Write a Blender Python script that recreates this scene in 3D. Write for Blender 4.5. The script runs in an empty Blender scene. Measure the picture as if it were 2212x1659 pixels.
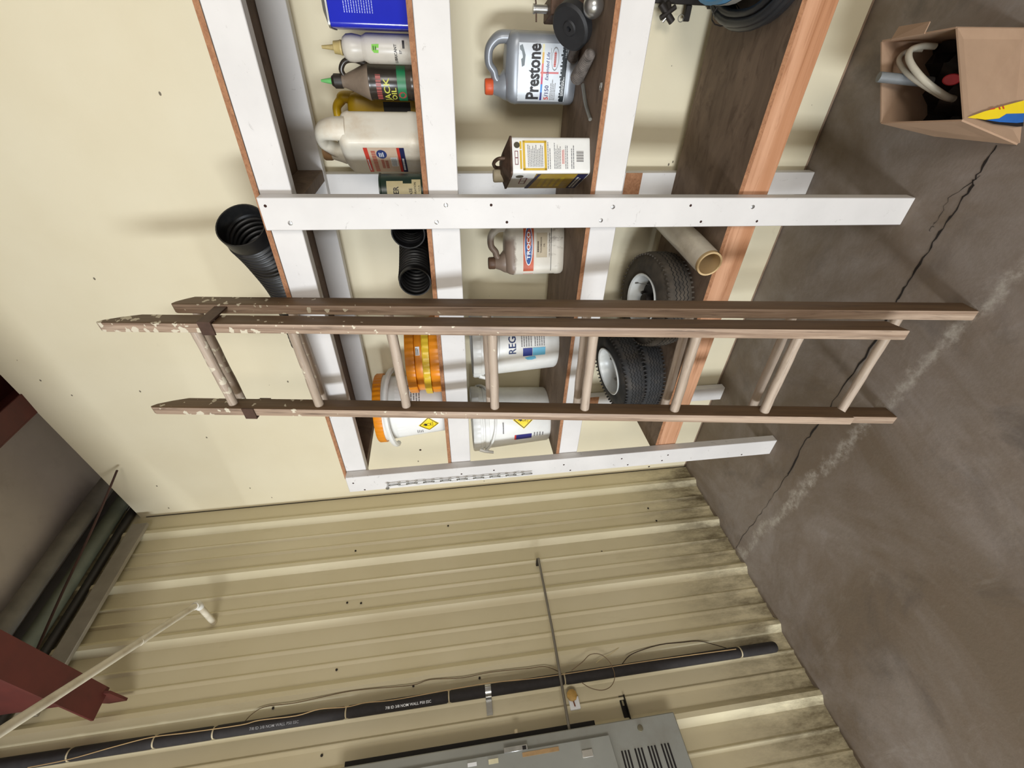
import bpy, bmesh, math, random
from mathutils import Vector, Matrix

# ---------------------------------------------------------------- camera, light
scn = bpy.context.scene
col = scn.collection
random.seed(7)
PI = math.pi
F, CX, CY = 949.65, 1106.0, 829.5                      # focal length / centre in 2212x1659 pixels
RX = Vector((0.028187, -0.139204, -0.989862))          # image right, in the room
RY = Vector((-0.783968, -0.617441, 0.064506))          # image down
RZ = Vector((-0.620161, 0.774202, -0.126535))          # view direction
CAM = Vector((2.364466, -1.866335, 1.56))

cam_data = bpy.data.cameras.new('camera')
cam_data.sensor_fit = 'HORIZONTAL'
cam_data.sensor_width = 36.0
cam_data.lens = F * 36.0 / 2212.0
cam_data.clip_start = 0.02
cam = bpy.data.objects.new('camera', cam_data)
col.objects.link(cam)
m3 = Matrix((RX, -RY, -RZ)).transposed()
cam.matrix_world = Matrix.Translation(CAM) @ m3.to_4x4()
scn.camera = cam

world = bpy.data.worlds.new('world')
scn.world = world
world.use_nodes = True
bg = world.node_tree.nodes['Background']
bg.inputs['Color'].default_value = (1.0, 0.92, 0.78, 1)
bg.inputs['Strength'].default_value = 0.44

def area(name, loc, target, sx, sy, power, color):
    l = bpy.data.lights.new(name, 'AREA')
    l.shape = 'RECTANGLE'; l.size = sx; l.size_y = sy
    l.energy = power; l.color = color
    o = bpy.data.objects.new(name, l); col.objects.link(o)
    o.location = loc
    o.rotation_euler = (Vector(target) - Vector(loc)).to_track_quat('-Z', 'Y').to_euler()
    return o
area('doorway_daylight', (0.55, -5.9, 1.45), (1.3, -0.3, 1.3), 0.65, 2.0, 345, (0.88, 0.94, 1.0))

area('side_doorway_daylight', (4.3, -5.1, 1.9), (0.9, -0.6, 1.5), 1.3, 1.8, 150, (1.0, 0.96, 0.90))

scn.view_settings.view_transform = 'Standard'
scn.view_settings.look = 'None'
scn.view_settings.exposure = -0.56
scn.view_settings.gamma = 1.0
scn.view_settings.use_curve_mapping = False

# ---------------------------------------------------------------- pixel -> place
def ray(px, py):
    return RX * ((px - CX) / F) + RY * ((py - CY) / F) + RZ
def onZ(px, py, z=0.0):
    r = ray(px, py); return CAM + r * ((z - CAM.z) / r.z)
def onY(px, py, y=0.0):
    r = ray(px, py); return CAM + r * ((y - CAM.y) / r.y)
def onX(px, py, x=0.0):
    r = ray(px, py); return CAM + r * ((x - CAM.x) / r.x)
def atD(px, py, d):
    return CAM + ray(px, py) * d

# ---------------------------------------------------------------- materials
MATS = {}
def lin(c):
    return tuple((x / 12.92 if x <= 0.04045 else ((x + 0.055) / 1.055) ** 2.4) for x in c)
def rgb(r, g, b):
    return lin((r / 255, g / 255, b / 255))

class NT:
    def __init__(s, name, rough=0.6, metal=0.0):
        s.m = bpy.data.materials.new(name); s.m.use_nodes = True
        s.nt = s.m.node_tree
        s.b = s.nt.nodes['Principled BSDF']
        s.b.inputs['Roughness'].default_value = rough
        s.b.inputs['Metallic'].default_value = metal
        s.co = s.nt.nodes.new('ShaderNodeTexCoord').outputs['Object']
    def n(s, t, **k):
        x = s.nt.nodes.new(t)
        for a, v in k.items(): setattr(x, a, v)
        return x
    def l(s, a, b): s.nt.links.new(a, b)
    def mapping(s, scale=(1, 1, 1), rot=(0, 0, 0), loc=(0, 0, 0), src=None):
        x = s.n('ShaderNodeMapping')
        x.inputs['Scale'].default_value = scale; x.inputs['Rotation'].default_value = rot
        x.inputs['Location'].default_value = loc
        s.l(src or s.co, x.inputs['Vector']); return x.outputs[0]
    def noise(s, scale, detail=4, rough=0.55, vec=None, dist=0.0):
        x = s.n('ShaderNodeTexNoise')
        x.inputs['Scale'].default_value = scale; x.inputs['Detail'].default_value = detail
        x.inputs['Roughness'].default_value = rough; x.inputs['Distortion'].default_value = dist
        s.l(vec or s.co, x.inputs['Vector']); return x.outputs['Fac']
    def ramp(s, fac, p0, p1, c0=(0, 0, 0), c1=(1, 1, 1)):
        x = s.n('ShaderNodeValToRGB')
        e = x.color_ramp.elements
        e[0].position = p0; e[1].position = p1
        e[0].color = (*c0, 1); e[1].color = (*c1, 1)
        s.l(fac, x.inputs[0]); return x.outputs[0]
    def mix(s, fac, a, b, mode='MIX'):
        x = s.n('ShaderNodeMix', data_type='RGBA', blend_type=mode)
        for v, i in ((fac, 0), (a, 6), (b, 7)):
            if isinstance(v, (int, float)): x.inputs[i].default_value = v
            elif isinstance(v, tuple): x.inputs[i].default_value = (*v[:3], 1)
            else: s.l(v, x.inputs[i])
        return x.outputs[2]
    def math(s, op, a, b=0.0):
        x = s.n('ShaderNodeMath', operation=op)
        for v, i in ((a, 0), (b, 1)):
            if isinstance(v, (int, float)): x.inputs[i].default_value = v
            else: s.l(v, x.inputs[i])
        return x.outputs[0]
    def sep(s, v=None):
        x = s.n('ShaderNodeSeparateXYZ'); s.l(v or s.co, x.inputs[0]); return x.outputs
    def base(s, c):
        if isinstance(c, tuple): s.b.inputs['Base Color'].default_value = (*c[:3], 1)
        else: s.l(c, s.b.inputs['Base Color'])
        return s
    def bump(s, h, strength=0.2, dist=0.01):
        x = s.n('ShaderNodeBump'); x.inputs['Strength'].default_value = strength
        x.inputs['Distance'].default_value = dist
        s.l(h, x.inputs['Height']); s.l(x.outputs[0], s.b.inputs['Normal']); return s

def M(key, c=None, rough=0.55, metal=0.0, var=0.12, scale=12.0, dirt=None, dirt_amt=0.5, spec=None, trans=0.0):
    """plain coloured material with a little uneven tone and optional dirt patches"""
    if key in MATS: return MATS[key]
    t = NT(key, rough, metal)
    n1 = t.noise(scale, 5)
    dark = tuple(x * (1 - var * 2) for x in c)
    light = tuple(min(1, x * (1 + var)) for x in c)
    cc = t.ramp(n1, 0.3, 0.7, dark, light)
    if dirt:
        d = t.ramp(t.noise(scale * 0.7, 8, 0.65), 0.5, 0.68)
        cc = t.mix(t.math('MULTIPLY', d, dirt_amt), cc, dirt)
    t.base(cc)
    if trans: t.b.inputs['Transmission Weight'].default_value = trans
    if spec is not None: t.b.inputs['Specular IOR Level'].default_value = spec
    MATS[key] = t.m
    return t.m

def m_cream():
    t = NT('cream_painted_panel', 0.62)
    c = t.mix(t.ramp(t.noise(1.3, 5), 0.35, 0.7), rgb(220, 209, 179), rgb(228, 219, 192))
    v = t.n('ShaderNodeTexVoronoi', feature='F1'); v.inputs['Scale'].default_value = 9
    t.l(t.mapping((1, 1, 1.6)), v.inputs['Vector'])
    dot = t.math('LESS_THAN', v.outputs['Distance'], 0.055)
    sc = t.sep(v.outputs['Color'])
    keep = t.math('GREATER_THAN', sc[0], 0.60)
    k = t.math('MULTIPLY', dot, keep)
    sm = t.ramp(t.noise(3.2, 9, 0.7, dist=1.5), 0.66, 0.8)
    c = t.mix(t.math('MULTIPLY', sm, 0.25), c, rgb(150, 140, 110))
    c = t.mix(t.math('MULTIPLY', k, 0.85), c, rgb(74, 62, 48))
    t.base(c).bump(t.noise(90, 3), 0.06, 0.004)
    return t.m

def m_siding():
    t = NT('cream_metal_siding', 0.45)
    c = t.mix(t.ramp(t.noise(2.0, 6), 0.35, 0.7), rgb(208, 197, 163), rgb(216, 206, 175))
    z = t.sep()[2]
    low = t.ramp(z, 0.03, 0.55, (1, 1, 1), (0, 0, 0))
    dn = t.ramp(t.noise(7, 9, 0.75, t.mapping((1, 1, 0.35))), 0.40, 0.62)
    c = t.mix(t.math('MULTIPLY', t.math('MULTIPLY', low, dn), 0.95), c, rgb(88, 76, 52))
    st = t.ramp(t.noise(5, 8, 0.7, t.mapping((1, 1, 0.25))), 0.6, 0.78)
    c = t.mix(t.math('MULTIPLY', st, 0.3), c, rgb(140, 122, 84))
    t.base(c)
    return t.m

def m_floor():
    t = NT('stained_concrete', 0.7)
    big = t.ramp(t.noise(1.1, 9, 0.66, dist=0.9), 0.40, 0.62)
    c = t.mix(big, rgb(110, 97, 82), rgb(142, 133, 126))
    sm = t.ramp(t.noise(6.5, 9, 0.7, dist=1.2), 0.4, 0.72)
    c = t.mix(t.math('MULTIPLY', sm, 0.55), c, rgb(112, 96, 80))
    dk = t.ramp(t.noise(2.3, 7, 0.65, t.mapping((1, 1, 1), loc=(4, 2, 0)), dist=0.8), 0.56, 0.74)
    c = t.mix(t.math('MULTIPLY', dk, 0.6), c, rgb(76, 70, 66))
    # pale mineral streak that follows an old joint beside the crack
    a = onZ(2190, 590); b = onZ(1850, 940)
    ang = math.atan2(b.y - a.y, b.x - a.x)
    vec = t.mapping((1, 1, 1), rot=(0, 0, 0), loc=(-a.x, -a.y, 0))
    vec2 = t.mapping((1, 1, 1), rot=(0, 0, -ang), src=vec)
    d = t.sep(vec2)[1]
    w = t.math('ADD', d, t.math('MULTIPLY', t.math('SUBTRACT', t.noise(9, 6, 0.7), 0.5), 0.16))
    band = t.ramp(t.math('ABSOLUTE', w), 0.004, 0.032, (1, 1, 1), (0, 0, 0))
    pat = t.ramp(t.noise(22, 10, 0.75), 0.40, 0.58)
    c = t.mix(t.math('MULTIPLY', t.math('MULTIPLY', band, pat), 0.75), c, rgb(182, 176, 166))
    pl = t.ramp(t.noise(3.4, 9, 0.72, t.mapping((1, 2.6, 1), rot=(0, 0, -ang), loc=(3, 5, 0)), dist=1.0), 0.58, 0.8)
    c = t.mix(t.math('MULTIPLY', pl, 0.35), c, rgb(170, 164, 156))
    t.base(c).bump(t.noise(60, 6), 0.12, 0.006)
    return t.m

def m_white_wood(key='white_painted_lumber', tint=rgb(220, 217, 214)):
    if key in MATS: return MATS[key]
    t = NT(key, 0.5)
    c = t.mix(t.ramp(t.noise(4, 5), 0.35, 0.7), tuple(x * 0.88 for x in tint), tint)
    sc = t.ramp(t.noise(16, 9, 0.78, dist=2.2), 0.62, 0.68)
    c = t.mix(t.math('MULTIPLY', sc, 0.6), c, rgb(120, 112, 104))
    rd = t.ramp(t.noise(30, 7, 0.75, t.mapping(loc=(5, 1, 2)), dist=1.0), 0.70, 0.715)
    c = t.mix(t.math('MULTIPLY', rd, 0.5), c, rgb(150, 92, 62))
    t.base(c).bump(t.noise(40, 4, vec=t.mapping((1, 1, 0.1))), 0.1, 0.003)
    MATS[key] = t.m
    return t.m

def m_grain(key, c0, c1, c2, axis, scale=22, stretch=0.05, rough=0.6, splat=0.0, splat_lo=1.2, splat_hi=2.2):
    if key in MATS: return MATS[key]
    t = NT(key, rough)
    s = [1, 1, 1]; s[axis] = stretch
    v = t.mapping(tuple(s))
    n = t.noise(scale, 6, 0.6, v, dist=1.2)
    c = t.mix(t.ramp(n, 0.36, 0.66), c0, c1)
    g = t.ramp(t.noise(scale * 4, 4, 0.7, v, dist=0.8), 0.52, 0.68)
    c = t.mix(t.math('MULTIPLY', g, 0.6), c, c2)
    k = t.ramp(t.noise(3.5, 5, 0.6, t.mapping(tuple(1 if i != axis else 0.5 for i in range(3)), loc=(7, 3, 1))), 0.55, 0.72)
    c = t.mix(t.math('MULTIPLY', k, 0.45), c, c2)
    if splat:
        z = t.sep()[2]
        up = t.ramp(t.math('DIVIDE', t.math('SUBTRACT', z, splat_lo), splat_hi - splat_lo), 0.0, 1.0)
        vo = t.n('ShaderNodeTexVoronoi', feature='F1'); vo.inputs['Scale'].default_value = 44
        wob = t.n('ShaderNodeVectorMath', operation='ADD')
        nz = t.n('ShaderNodeTexNoise'); nz.inputs['Scale'].default_value = 60
        t.l(t.co, nz.inputs['Vector'])
        sc = t.n('ShaderNodeVectorMath', operation='SCALE'); sc.inputs['Scale'].default_value = 0.03
        t.l(nz.outputs['Color'], sc.inputs[0]); t.l(t.co, wob.inputs[0]); t.l(sc.outputs[0], wob.inputs[1])
        t.l(wob.outputs[0], vo.inputs['Vector'])
        rr = t.sep(vo.outputs['Color'])
        thr = t.math('MULTIPLY', t.math('MULTIPLY', t.math('SUBTRACT', rr[0], 0.5), up), 1.5)
        sp = t.math('LESS_THAN', vo.outputs['Distance'], thr)
        c = t.mix(t.math('MULTIPLY', sp, splat), c, rgb(214, 206, 184))
    t.base(c).bump(n, 0.25, 0.003)
    MATS[key] = t.m
    return t.m

MAT_CREAM = m_cream()
MAT_SIDING = m_siding()
MAT_FLOOR = m_floor()
MAT_WHITE = m_white_wood()
MAT_ORANGE = m_grain('orange_stained_lumber', rgb(178, 128, 94), rgb(206, 160, 128), rgb(142, 94, 64), 0, 10, 0.06, 0.26)
MAT_PLYEDGE = m_grain('raw_particle_board_edge', rgb(146, 100, 68), rgb(172, 124, 88), rgb(108, 68, 44), 0, 60, 0.8, 0.8)
MAT_PLYTOP = m_grain('dusty_brown_board', rgb(104, 86, 70), rgb(130, 110, 92), rgb(80, 62, 48), 0, 7, 0.4, 0.75)
MAT_LADDER = m_grain('weathered_ladder_wood', rgb(138, 114, 94), rgb(188, 166, 145), rgb(78, 61, 50), 2, 34, 0.035, 0.5, 0.9, 1.1, 2.7)
MAT_LADDERSIDE = m_grain('dark_brown_ladder_side', rgb(92, 70, 48), rgb(110, 86, 60), rgb(66, 48, 34), 2, 30, 0.035, 0.55, 0.8, 1.6, 2.7)  # darker brown grain for the side faces of the rails
MAT_RUNG = m_grain('weathered_rung_wood', rgb(164, 147, 129), rgb(192, 175, 158), rgb(128, 110, 95), 0, 24, 0.06, 0.5, 0.8, 1.2, 2.5)
MAT_INSUL = M('grey_white_roof_blanket', rgb(222, 214, 210), 0.55, 0, 0.08, 2.0, rgb(110, 100, 92), 0.4)
MAT_RED = M('oxide_red_steel', rgb(84, 32, 25), 0.6, 0, 0.12, 8, rgb(50, 20, 16), 0.5)
MAT_DARKSTEEL = M('dark_grimy_steel', rgb(44, 38, 34), 0.6, 0.3, 0.15, 20)
MAT_BLACK = M('black_plastic', rgb(26, 26, 27), 0.42, 0, 0.15, 30, rgb(70, 66, 60), 0.25)
MAT_FOAM = M('black_foam', rgb(38, 34, 33), 0.8, 0, 0.15, 40)
MAT_RUBBER = M('tyre_rubber', rgb(48, 48, 49), 0.75, 0, 0.2, 25, rgb(92, 82, 70), 0.35)
MAT_RUBBER_DUSTY = M('dusty_tyre_rubber', rgb(82, 74, 64), 0.85, 0, 0.2, 20, rgb(52, 50, 48), 0.5)
MAT_GROOVE = M('tyre_groove', rgb(16, 16, 16), 0.9, 0, 0.1, 20)
MAT_WPLASTIC = M('white_plastic', rgb(232, 232, 228), 0.35, 0, 0.04, 8, rgb(196, 188, 170), 0.3)
MAT_RIM = M('white_enamel_rim', rgb(222, 224, 222), 0.3, 0, 0.04, 10, rgb(160, 150, 120), 0.3)
MAT_ORANGEP = M('orange_plastic', rgb(228, 140, 24), 0.35, 0, 0.08, 14)
MAT_YELLOWP = M('yellow_plastic', rgb(226, 190, 52), 0.35, 0, 0.06, 14)
MAT_STEEL = M('bright_steel', rgb(190, 190, 188), 0.28, 0.9, 0.1, 30)
MAT_RUSTY = M('rusty_steel', rgb(98, 76, 62), 0.6, 0.4, 0.25, 30, rgb(60, 42, 34), 0.6)
MAT_GREYPANEL = M('grey_panel_enamel', rgb(150, 152, 146), 0.4, 0, 0.05, 5, rgb(120, 112, 98), 0.4)
MAT_INKBLACK = M('ink_black', rgb(24, 20, 22), 0.5, 0, 0.05)
MAT_INKWHITE = M('ink_white', rgb(238, 240, 242), 0.45, 0, 0.02)
MAT_INKBLUE = M('ink_blue', rgb(30, 50, 140), 0.4, 0, 0.05)
MAT_INKSKY = M('ink_sky_blue', rgb(110, 190, 226), 0.4, 0, 0.05)
MAT_INKRED = M('ink_red', rgb(206, 62, 48), 0.4, 0, 0.05)
MAT_INKYELLOW = M('ink_yellow', rgb(246, 216, 36), 0.4, 0, 0.04)
MAT_INKGOLD = M('ink_gold', rgb(214, 178, 62), 0.4, 0, 0.06)
MAT_INKGREY = M('ink_grey', rgb(134, 132, 132), 0.5, 0, 0.05)
MAT_INKTAN = M('ink_tan', rgb(216, 190, 164), 0.5, 0, 0.06)
MAT_INKGREEN = M('ink_green', rgb(34, 120, 76), 0.4, 0, 0.06)

# ---------------------------------------------------------------- mesh helpers
class MB:
    def __init__(s): s.v = []; s.f = []
    def add(s, vs, fs):
        o = len(s.v); s.v += [tuple(v) for v in vs]; s.f += [tuple(i + o for i in f) for f in fs]
        return s
    def box(s, lo, hi, bev=0.0):
        x0, y0, z0 = lo; x1, y1, z1 = hi
        vs = [(x0, y0, z0), (x1, y0, z0), (x1, y1, z0), (x0, y1, z0), (x0, y0, z1), (x1, y0, z1), (x1, y1, z1), (x0, y1, z1)]
        fs = [(0, 3, 2, 1), (4, 5, 6, 7), (0, 1, 5, 4), (1, 2, 6, 5), (2, 3, 7, 6), (3, 0, 4, 7)]
        if bev:
            bm = bmesh.new()
            bv = [bm.verts.new(v) for v in vs]
            for f in fs: bm.faces.new([bv[i] for i in f])
            bmesh.ops.bevel(bm, geom=list(bm.edges), offset=bev, segments=1, affect='EDGES', profile=0.5)
            bm.verts.index_update()
            vs = [v.co[:] for v in bm.verts]; fs = [[v.index for v in f.verts] for f in bm.faces]
            bm.free()
        return s.add(vs, fs)
    def prism(s, poly, axis, a, b):
        """extrude 2-D poly along axis 0/1/2 from a to b"""
        def P(u, v, w):
            return ((w, u, v), (u, w, v), (u, v, w))[axis]
        n = len(poly)
        vs = [P(u, v, a) for u, v in poly] + [P(u, v, b) for u, v in poly]
        fs = [tuple(range(n))[::-1], tuple(range(n, 2 * n))] + [(i, (i + 1) % n, n + (i + 1) % n, n + i) for i in range(n)]
        return s.add(vs, fs)
    def lathe(s, prof, seg=32, cap0=True, cap1=True, mat=None):
        vs = []; fs = []
        for r, z in prof:
            for k in range(seg):
                a = 2 * PI * k / seg
                vs.append((r * math.sin(a), -r * math.cos(a), z))
        for i in range(len(prof) - 1):
            for k in range(seg):
                k2 = (k + 1) % seg
                fs.append((i * seg + k, i * seg + k2, (i + 1) * seg + k2, (i + 1) * seg + k))
        if cap0: fs.append(tuple(range(seg))[::-1])
        if cap1: fs.append(tuple((len(prof) - 1) * seg + k for k in range(seg)))
        if mat: vs = [mat @ Vector(v) for v in vs]
        return s.add(vs, fs)
    def tube(s, pts, r, seg=10, closed=False, caps=True, smooth=0, up=None):
        pts = [Vector(p) for p in pts]
        if smooth: pts, r = spline(pts, r, smooth, closed)
        n = len(pts)
        rs = r if isinstance(r, (list, tuple)) else [r] * n
        tang = []
        for i in range(n):
            a = pts[(i - 1) % n] if (closed or i > 0) else pts[i]
            b = pts[(i + 1) % n] if (closed or i < n - 1) else pts[i]
            tang.append((b - a).normalized())
        ref = Vector(up) if up else (Vector((0, 0, 1)) if abs(tang[0].z) < 0.9 else Vector((1, 0, 0)))
        nrm = (ref - tang[0] * ref.dot(tang[0])).normalized()
        vs = []; fs = []
        for i in range(n):
            nrm = (nrm - tang[i] * nrm.dot(tang[i])).normalized()
            bi = tang[i].cross(nrm)
            for k in range(seg):
                a = 2 * PI * k / seg
                vs.append(pts[i] + (nrm * math.cos(a) + bi * math.sin(a)) * rs[i])
        m = n if closed else n - 1
        for i in range(m):
            j = (i + 1) % n
            for k in range(seg):
                k2 = (k + 1) % seg
                fs.append((i * seg + k, i * seg + k2, j * seg + k2, j * seg + k))
        if caps and not closed:
            fs.append(tuple(range(seg))[::-1]); fs.append(tuple((n - 1) * seg + k for k in range(seg)))
        return s.add(vs, fs)
    def loft(s, secs, n=36):
        """secs: (z, cx, cy, half width, half depth, exponent)"""
        vs = []; fs = []
        for z, cx, cy, hw, hd, p in secs:
            for k in range(n):
                a = 2 * PI * k / n
                c, q = math.sin(a), -math.cos(a)
                vs.append((cx + hw * math.copysign(abs(c) ** (2 / p), c), cy + hd * math.copysign(abs(q) ** (2 / p), q), z))
        for i in range(len(secs) - 1):
            for k in range(n):
                k2 = (k + 1) % n
                fs.append((i * n + k, i * n + k2, (i + 1) * n + k2, (i + 1) * n + k))
        fs.append(tuple(range(n))[::-1]); fs.append(tuple((len(secs) - 1) * n + k for k in range(n)))
        return s.add(vs, fs)
    def patch(s, S, u0, u1, v0, v1, nu=8, nv=2, off=0.0008):
        vs = [S(u0 + (u1 - u0) * i / nu, v0 + (v1 - v0) * j / nv, off) for j in range(nv + 1) for i in range(nu + 1)]
        fs = [(j * (nu + 1) + i, j * (nu + 1) + i + 1, (j + 1) * (nu + 1) + i + 1, (j + 1) * (nu + 1) + i) for j in range(nv) for i in range(nu)]
        return s.add(vs, fs)
    def poly(s, S, pts, off=0.001):
        return s.add([S(u, v, off) for u, v in pts], [tuple(range(len(pts)))])
    def bars(s, S, u0, u1, v0, v1, rows, off=0.0012, fill=0.5, gap=0.0):
        """rows of short strokes that stand for print too small to read"""
        dv = (v1 - v0) / rows
        for r in range(rows):
            u = u0
            e = u1 - random.random() * 0.25 * (u1 - u0)
            while u < e:
                w = (0.04 + 0.09 * random.random()) * (u1 - u0)
                s.patch(S, u, min(u + w, e), v1 - dv * (r + fill), v1 - dv * r, 1, 1, off)
                u += w + 0.02 * (u1 - u0)
        return s
    def text(s, S, body, u, v, size, off=0.0014, xs=1.0, bold=0.0, align='L', shear=0.0):
        vs, fs, w = text2d(body, bold)
        du = -w * size * xs / 2 if align == 'C' else 0
        s.add([S(u + du + (x + shear * y) * size * xs, v + y * size, off) for x, y in vs], fs)
        return s
    def xf(s, mat):
        s.v = [tuple(mat @ Vector(v)) for v in s.v]; return s
    def mesh(s, name, mats, sharp=38):
        me = bpy.data.meshes.new(name)
        me.from_pydata(s.v, [], s.f)
        me.validate()
        for p in me.polygons: p.use_smooth = True
        me.set_sharp_from_angle(angle=math.radians(sharp))
        for m in (mats if isinstance(mats, (list, tuple)) else [mats]): me.materials.append(m)
        me.update()
        return me
    def build(s, name, mat, parent=None, sharp=38):
        return link(name, s.mesh(name, mat, sharp), parent)

def link(name, me, parent=None):
    o = bpy.data.objects.new(name, me); col.objects.link(o)
    if parent: o.parent = parent
    return o

def spline(pts, r, sub, closed):
    n = len(pts); out = []; ro = []
    rs = r if isinstance(r, (list, tuple)) else [r] * n
    m = n if closed else n - 1
    for i in range(m):
        g = lambda k: pts[k % n] if closed else pts[max(0, min(n - 1, k))]
        p0, p1, p2, p3 = g(i - 1), g(i), g(i + 1), g(i + 2)
        r1, r2 = rs[i], rs[(i + 1) % n]
        for j in range(sub):
            t = j / sub
            out.append(0.5 * ((2 * p1) + (p2 - p0) * t + (2 * p0 - 5 * p1 + 4 * p2 - p3) * t * t + (3 * p1 - p0 - 3 * p2 + p3) * t ** 3))
            ro.append(r1 + (r2 - r1) * t)
    if not closed: out.append(pts[-1]); ro.append(rs[-1])
    return out, ro

_TX = {}
def text2d(body, bold=0.0):
    k = (body, bold)
    if k not in _TX:
        c = bpy.data.curves.new('lettering', 'FONT')
        c.body = body; c.size = 1.0; c.offset = bold; c.resolution_u = 2
        o = bpy.data.objects.new('lettering', c)
        me = bpy.data.meshes.new_from_object(o)
        vs = [(v.co.x, v.co.y) for v in me.vertices]; fs = [tuple(p.vertices) for p in me.polygons]
        w = max((v[0] for v in vs), default=0)
        _TX[k] = (vs, fs, w)
        bpy.data.objects.remove(o); bpy.data.curves.remove(c); bpy.data.meshes.remove(me)
    return _TX[k]

def tag(o, label, cat, group=None, kind=None):
    o['label'] = label; o['category'] = cat
    if group: o['group'] = group
    if kind: o['kind'] = kind
    return o
def thing(name, label, cat, loc=(0, 0, 0), rz=0.0, group=None, rot=None):
    o = bpy.data.objects.new(name, None); col.objects.link(o)
    o.empty_display_size = 0.05
    o.location = loc
    o.rotation_euler = rot if rot else (0, 0, rz)
    return tag(o, label, cat, group)
def struct(o):
    o['kind'] = 'structure'; return o

# ---------------------------------------------------------------- the room
XW = 0.028                                            # flat of the left wall
roofz = lambda x: 3.49 + 0.075 * x
# floor
floor = struct(MB().box((-0.6, -5.0, -0.12), (6.0, 0.5, 0.0)).build('floor', MAT_FLOOR))
tag(floor, 'brown grey stained concrete floor with a long crack', 'floor')
def crack(pts, w):
    mb = MB(); q = []
    for i in range(len(pts) - 1):
        a, b = pts[i], pts[i + 1]
        for k in range(6):
            t = k / 6
            q.append(a.lerp(b, t) + Vector((random.uniform(-1, 1), random.uniform(-1, 1), 0)) * 0.005)
    q.append(pts[-1])
    vs = []; fs = []
    for i, p in enumerate(q):
        d = (q[min(i + 1, len(q) - 1)] - q[max(i - 1, 0)]).normalized()
        nn = Vector((-d.y, d.x, 0)) * w * random.uniform(0.3, 1.3)
        vs += [(p + nn) + Vector((0, 0, 0.0012)), (p - nn) + Vector((0, 0, 0.0012))]
    fs = [(2 * i, 2 * i + 1, 2 * i + 3, 2 * i + 2) for i in range(len(q) - 1)]
    return mb.add(vs, fs).build('crack', M('crack_shadow_grime', rgb(34, 27, 22), 0.95, 0, 0.1), floor)
crack([onZ(*p) for p in ((2152, 312), (2112, 378), (2090, 415), (2052, 470), (2010, 535), (1968, 600), (1940, 650), (1870, 770), (1800, 868), (1762, 925), (1735, 960), (1702, 1025))], 0.0036)
crack([onZ(*p) for p in ((1702, 1025), (1668, 1075), (1632, 1125), (1600, 1165), (1590, 1185))], 0.0013)
crack([onZ(*p) for p in ((2120, 380), (2050, 430), (2022, 480), (2010, 500))], 0.0010)

# back wall panel: top edge climbs with the roof
bw = MB()
X0, X1 = 0.0, 6.0
bw.prism([(X0, 0.012), (X1, 0.012), (X1, roofz(X1)), (X0, roofz(X0))], 1, 0.0, 0.05)
wall_back = struct(bw.build('wall_back', MAT_CREAM))
tag(wall_back, 'pale cream painted wall panel behind the wooden shelves', 'wall')
sill = struct(MB().box((0.0, 0.004, 0.0), (6.0, 0.05, 0.0118)).build('baseboard_back', M('grimy_sill_board', rgb(150, 126, 104), 0.8, 0, 0.15)))
tag(sill, 'grimy narrow strip where cream wall meets concrete', 'baseboard')
# outer wall above, seen in the gap under the roof
outer = struct(MB().box((-0.3, 0.33, 3.3), (6.0, 0.36, 4.4)).build('wall_outer', M('shaded_metal_sheet', rgb(120, 118, 116), 0.6, 0, 0.08)))
tag(outer, 'grey sheet closing the gap above the cream wall', 'wall')

# left wall: ribbed metal siding
ys = []
pitch, y0r = 0.311, -0.098
k = -1
prof = [(XW, 0.06)]
for k in range(0, 16):
    a = y0r - pitch * k
    prof += [(XW, a), (XW + 0.030, a - 0.026), (XW + 0.030, a - 0.046), (XW, a - 0.074)]
    for mo in (0.150, 0.232):
        prof += [(XW, a - mo), (XW + 0.010, a - mo - 0.009), (XW + 0.010, a - mo - 0.013), (XW, a - mo - 0.024)]
prof += [(XW, -5.0)]
sm = MB()
vs = []; fs = []
nz = 2
for j in range(nz):
    for (x, y) in prof: vs.append((x, y, 0.0 + 3.62 * j))
n = len(prof)
for i in range(n - 1): fs.append((i, i + 1, n + i + 1, n + i))
for j in range(nz):
    for (x, y) in prof: vs.append((x - 0.02, y, 0.0 + 3.62 * j))
for i in range(n - 1): fs.append((2 * n + i + 1, 2 * n + i, 3 * n + i, 3 * n + i + 1))
fs += [(0, n, 3 * n, 2 * n), (n - 1, 3 * n - 1, 4 * n - 1, 2 * n - 1)]
sm.add(vs, fs)
wall_left = struct(sm.build('wall_left', MAT_SIDING, None, 20))
tag(wall_left, 'cream ribbed metal siding wall beside the shelves', 'wall')
scr = MB().lathe([(0.0055, 0), (0.005, 0.003), (0.002, 0.0045)], 8).xf(Matrix.Rotation(PI / 2, 4, 'Y')).mesh('screw', MAT_DARKSTEEL)
for px, py in ((780, 1303), (750, 1302), (727, 1447), (590, 1530), (893, 1482), (895, 1458), (1036, 1465), (948, 1512), (695, 1632), (768, 1190), (1090, 1167), (968, 1136), (1300, 1192), (1433, 1375), (1400, 1098), (1175, 1415), (586, 1500), (1570, 1362), (1418, 1125)):
    o = link('screw', scr, wall_left); o.location = onX(px, py, XW + 0.002)
# dark joint line in the corner where the panel meets the siding
jn = struct(MB().box((XW - 0.004, -0.004, 0.0), (XW + 0.003, -0.0005, 3.46)).build('trim_corner', M('corner_gap_grime', rgb(46, 40, 32), 0.9)))
tag(jn, 'thin dark gap line in the corner between the walls', 'trim')

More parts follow.
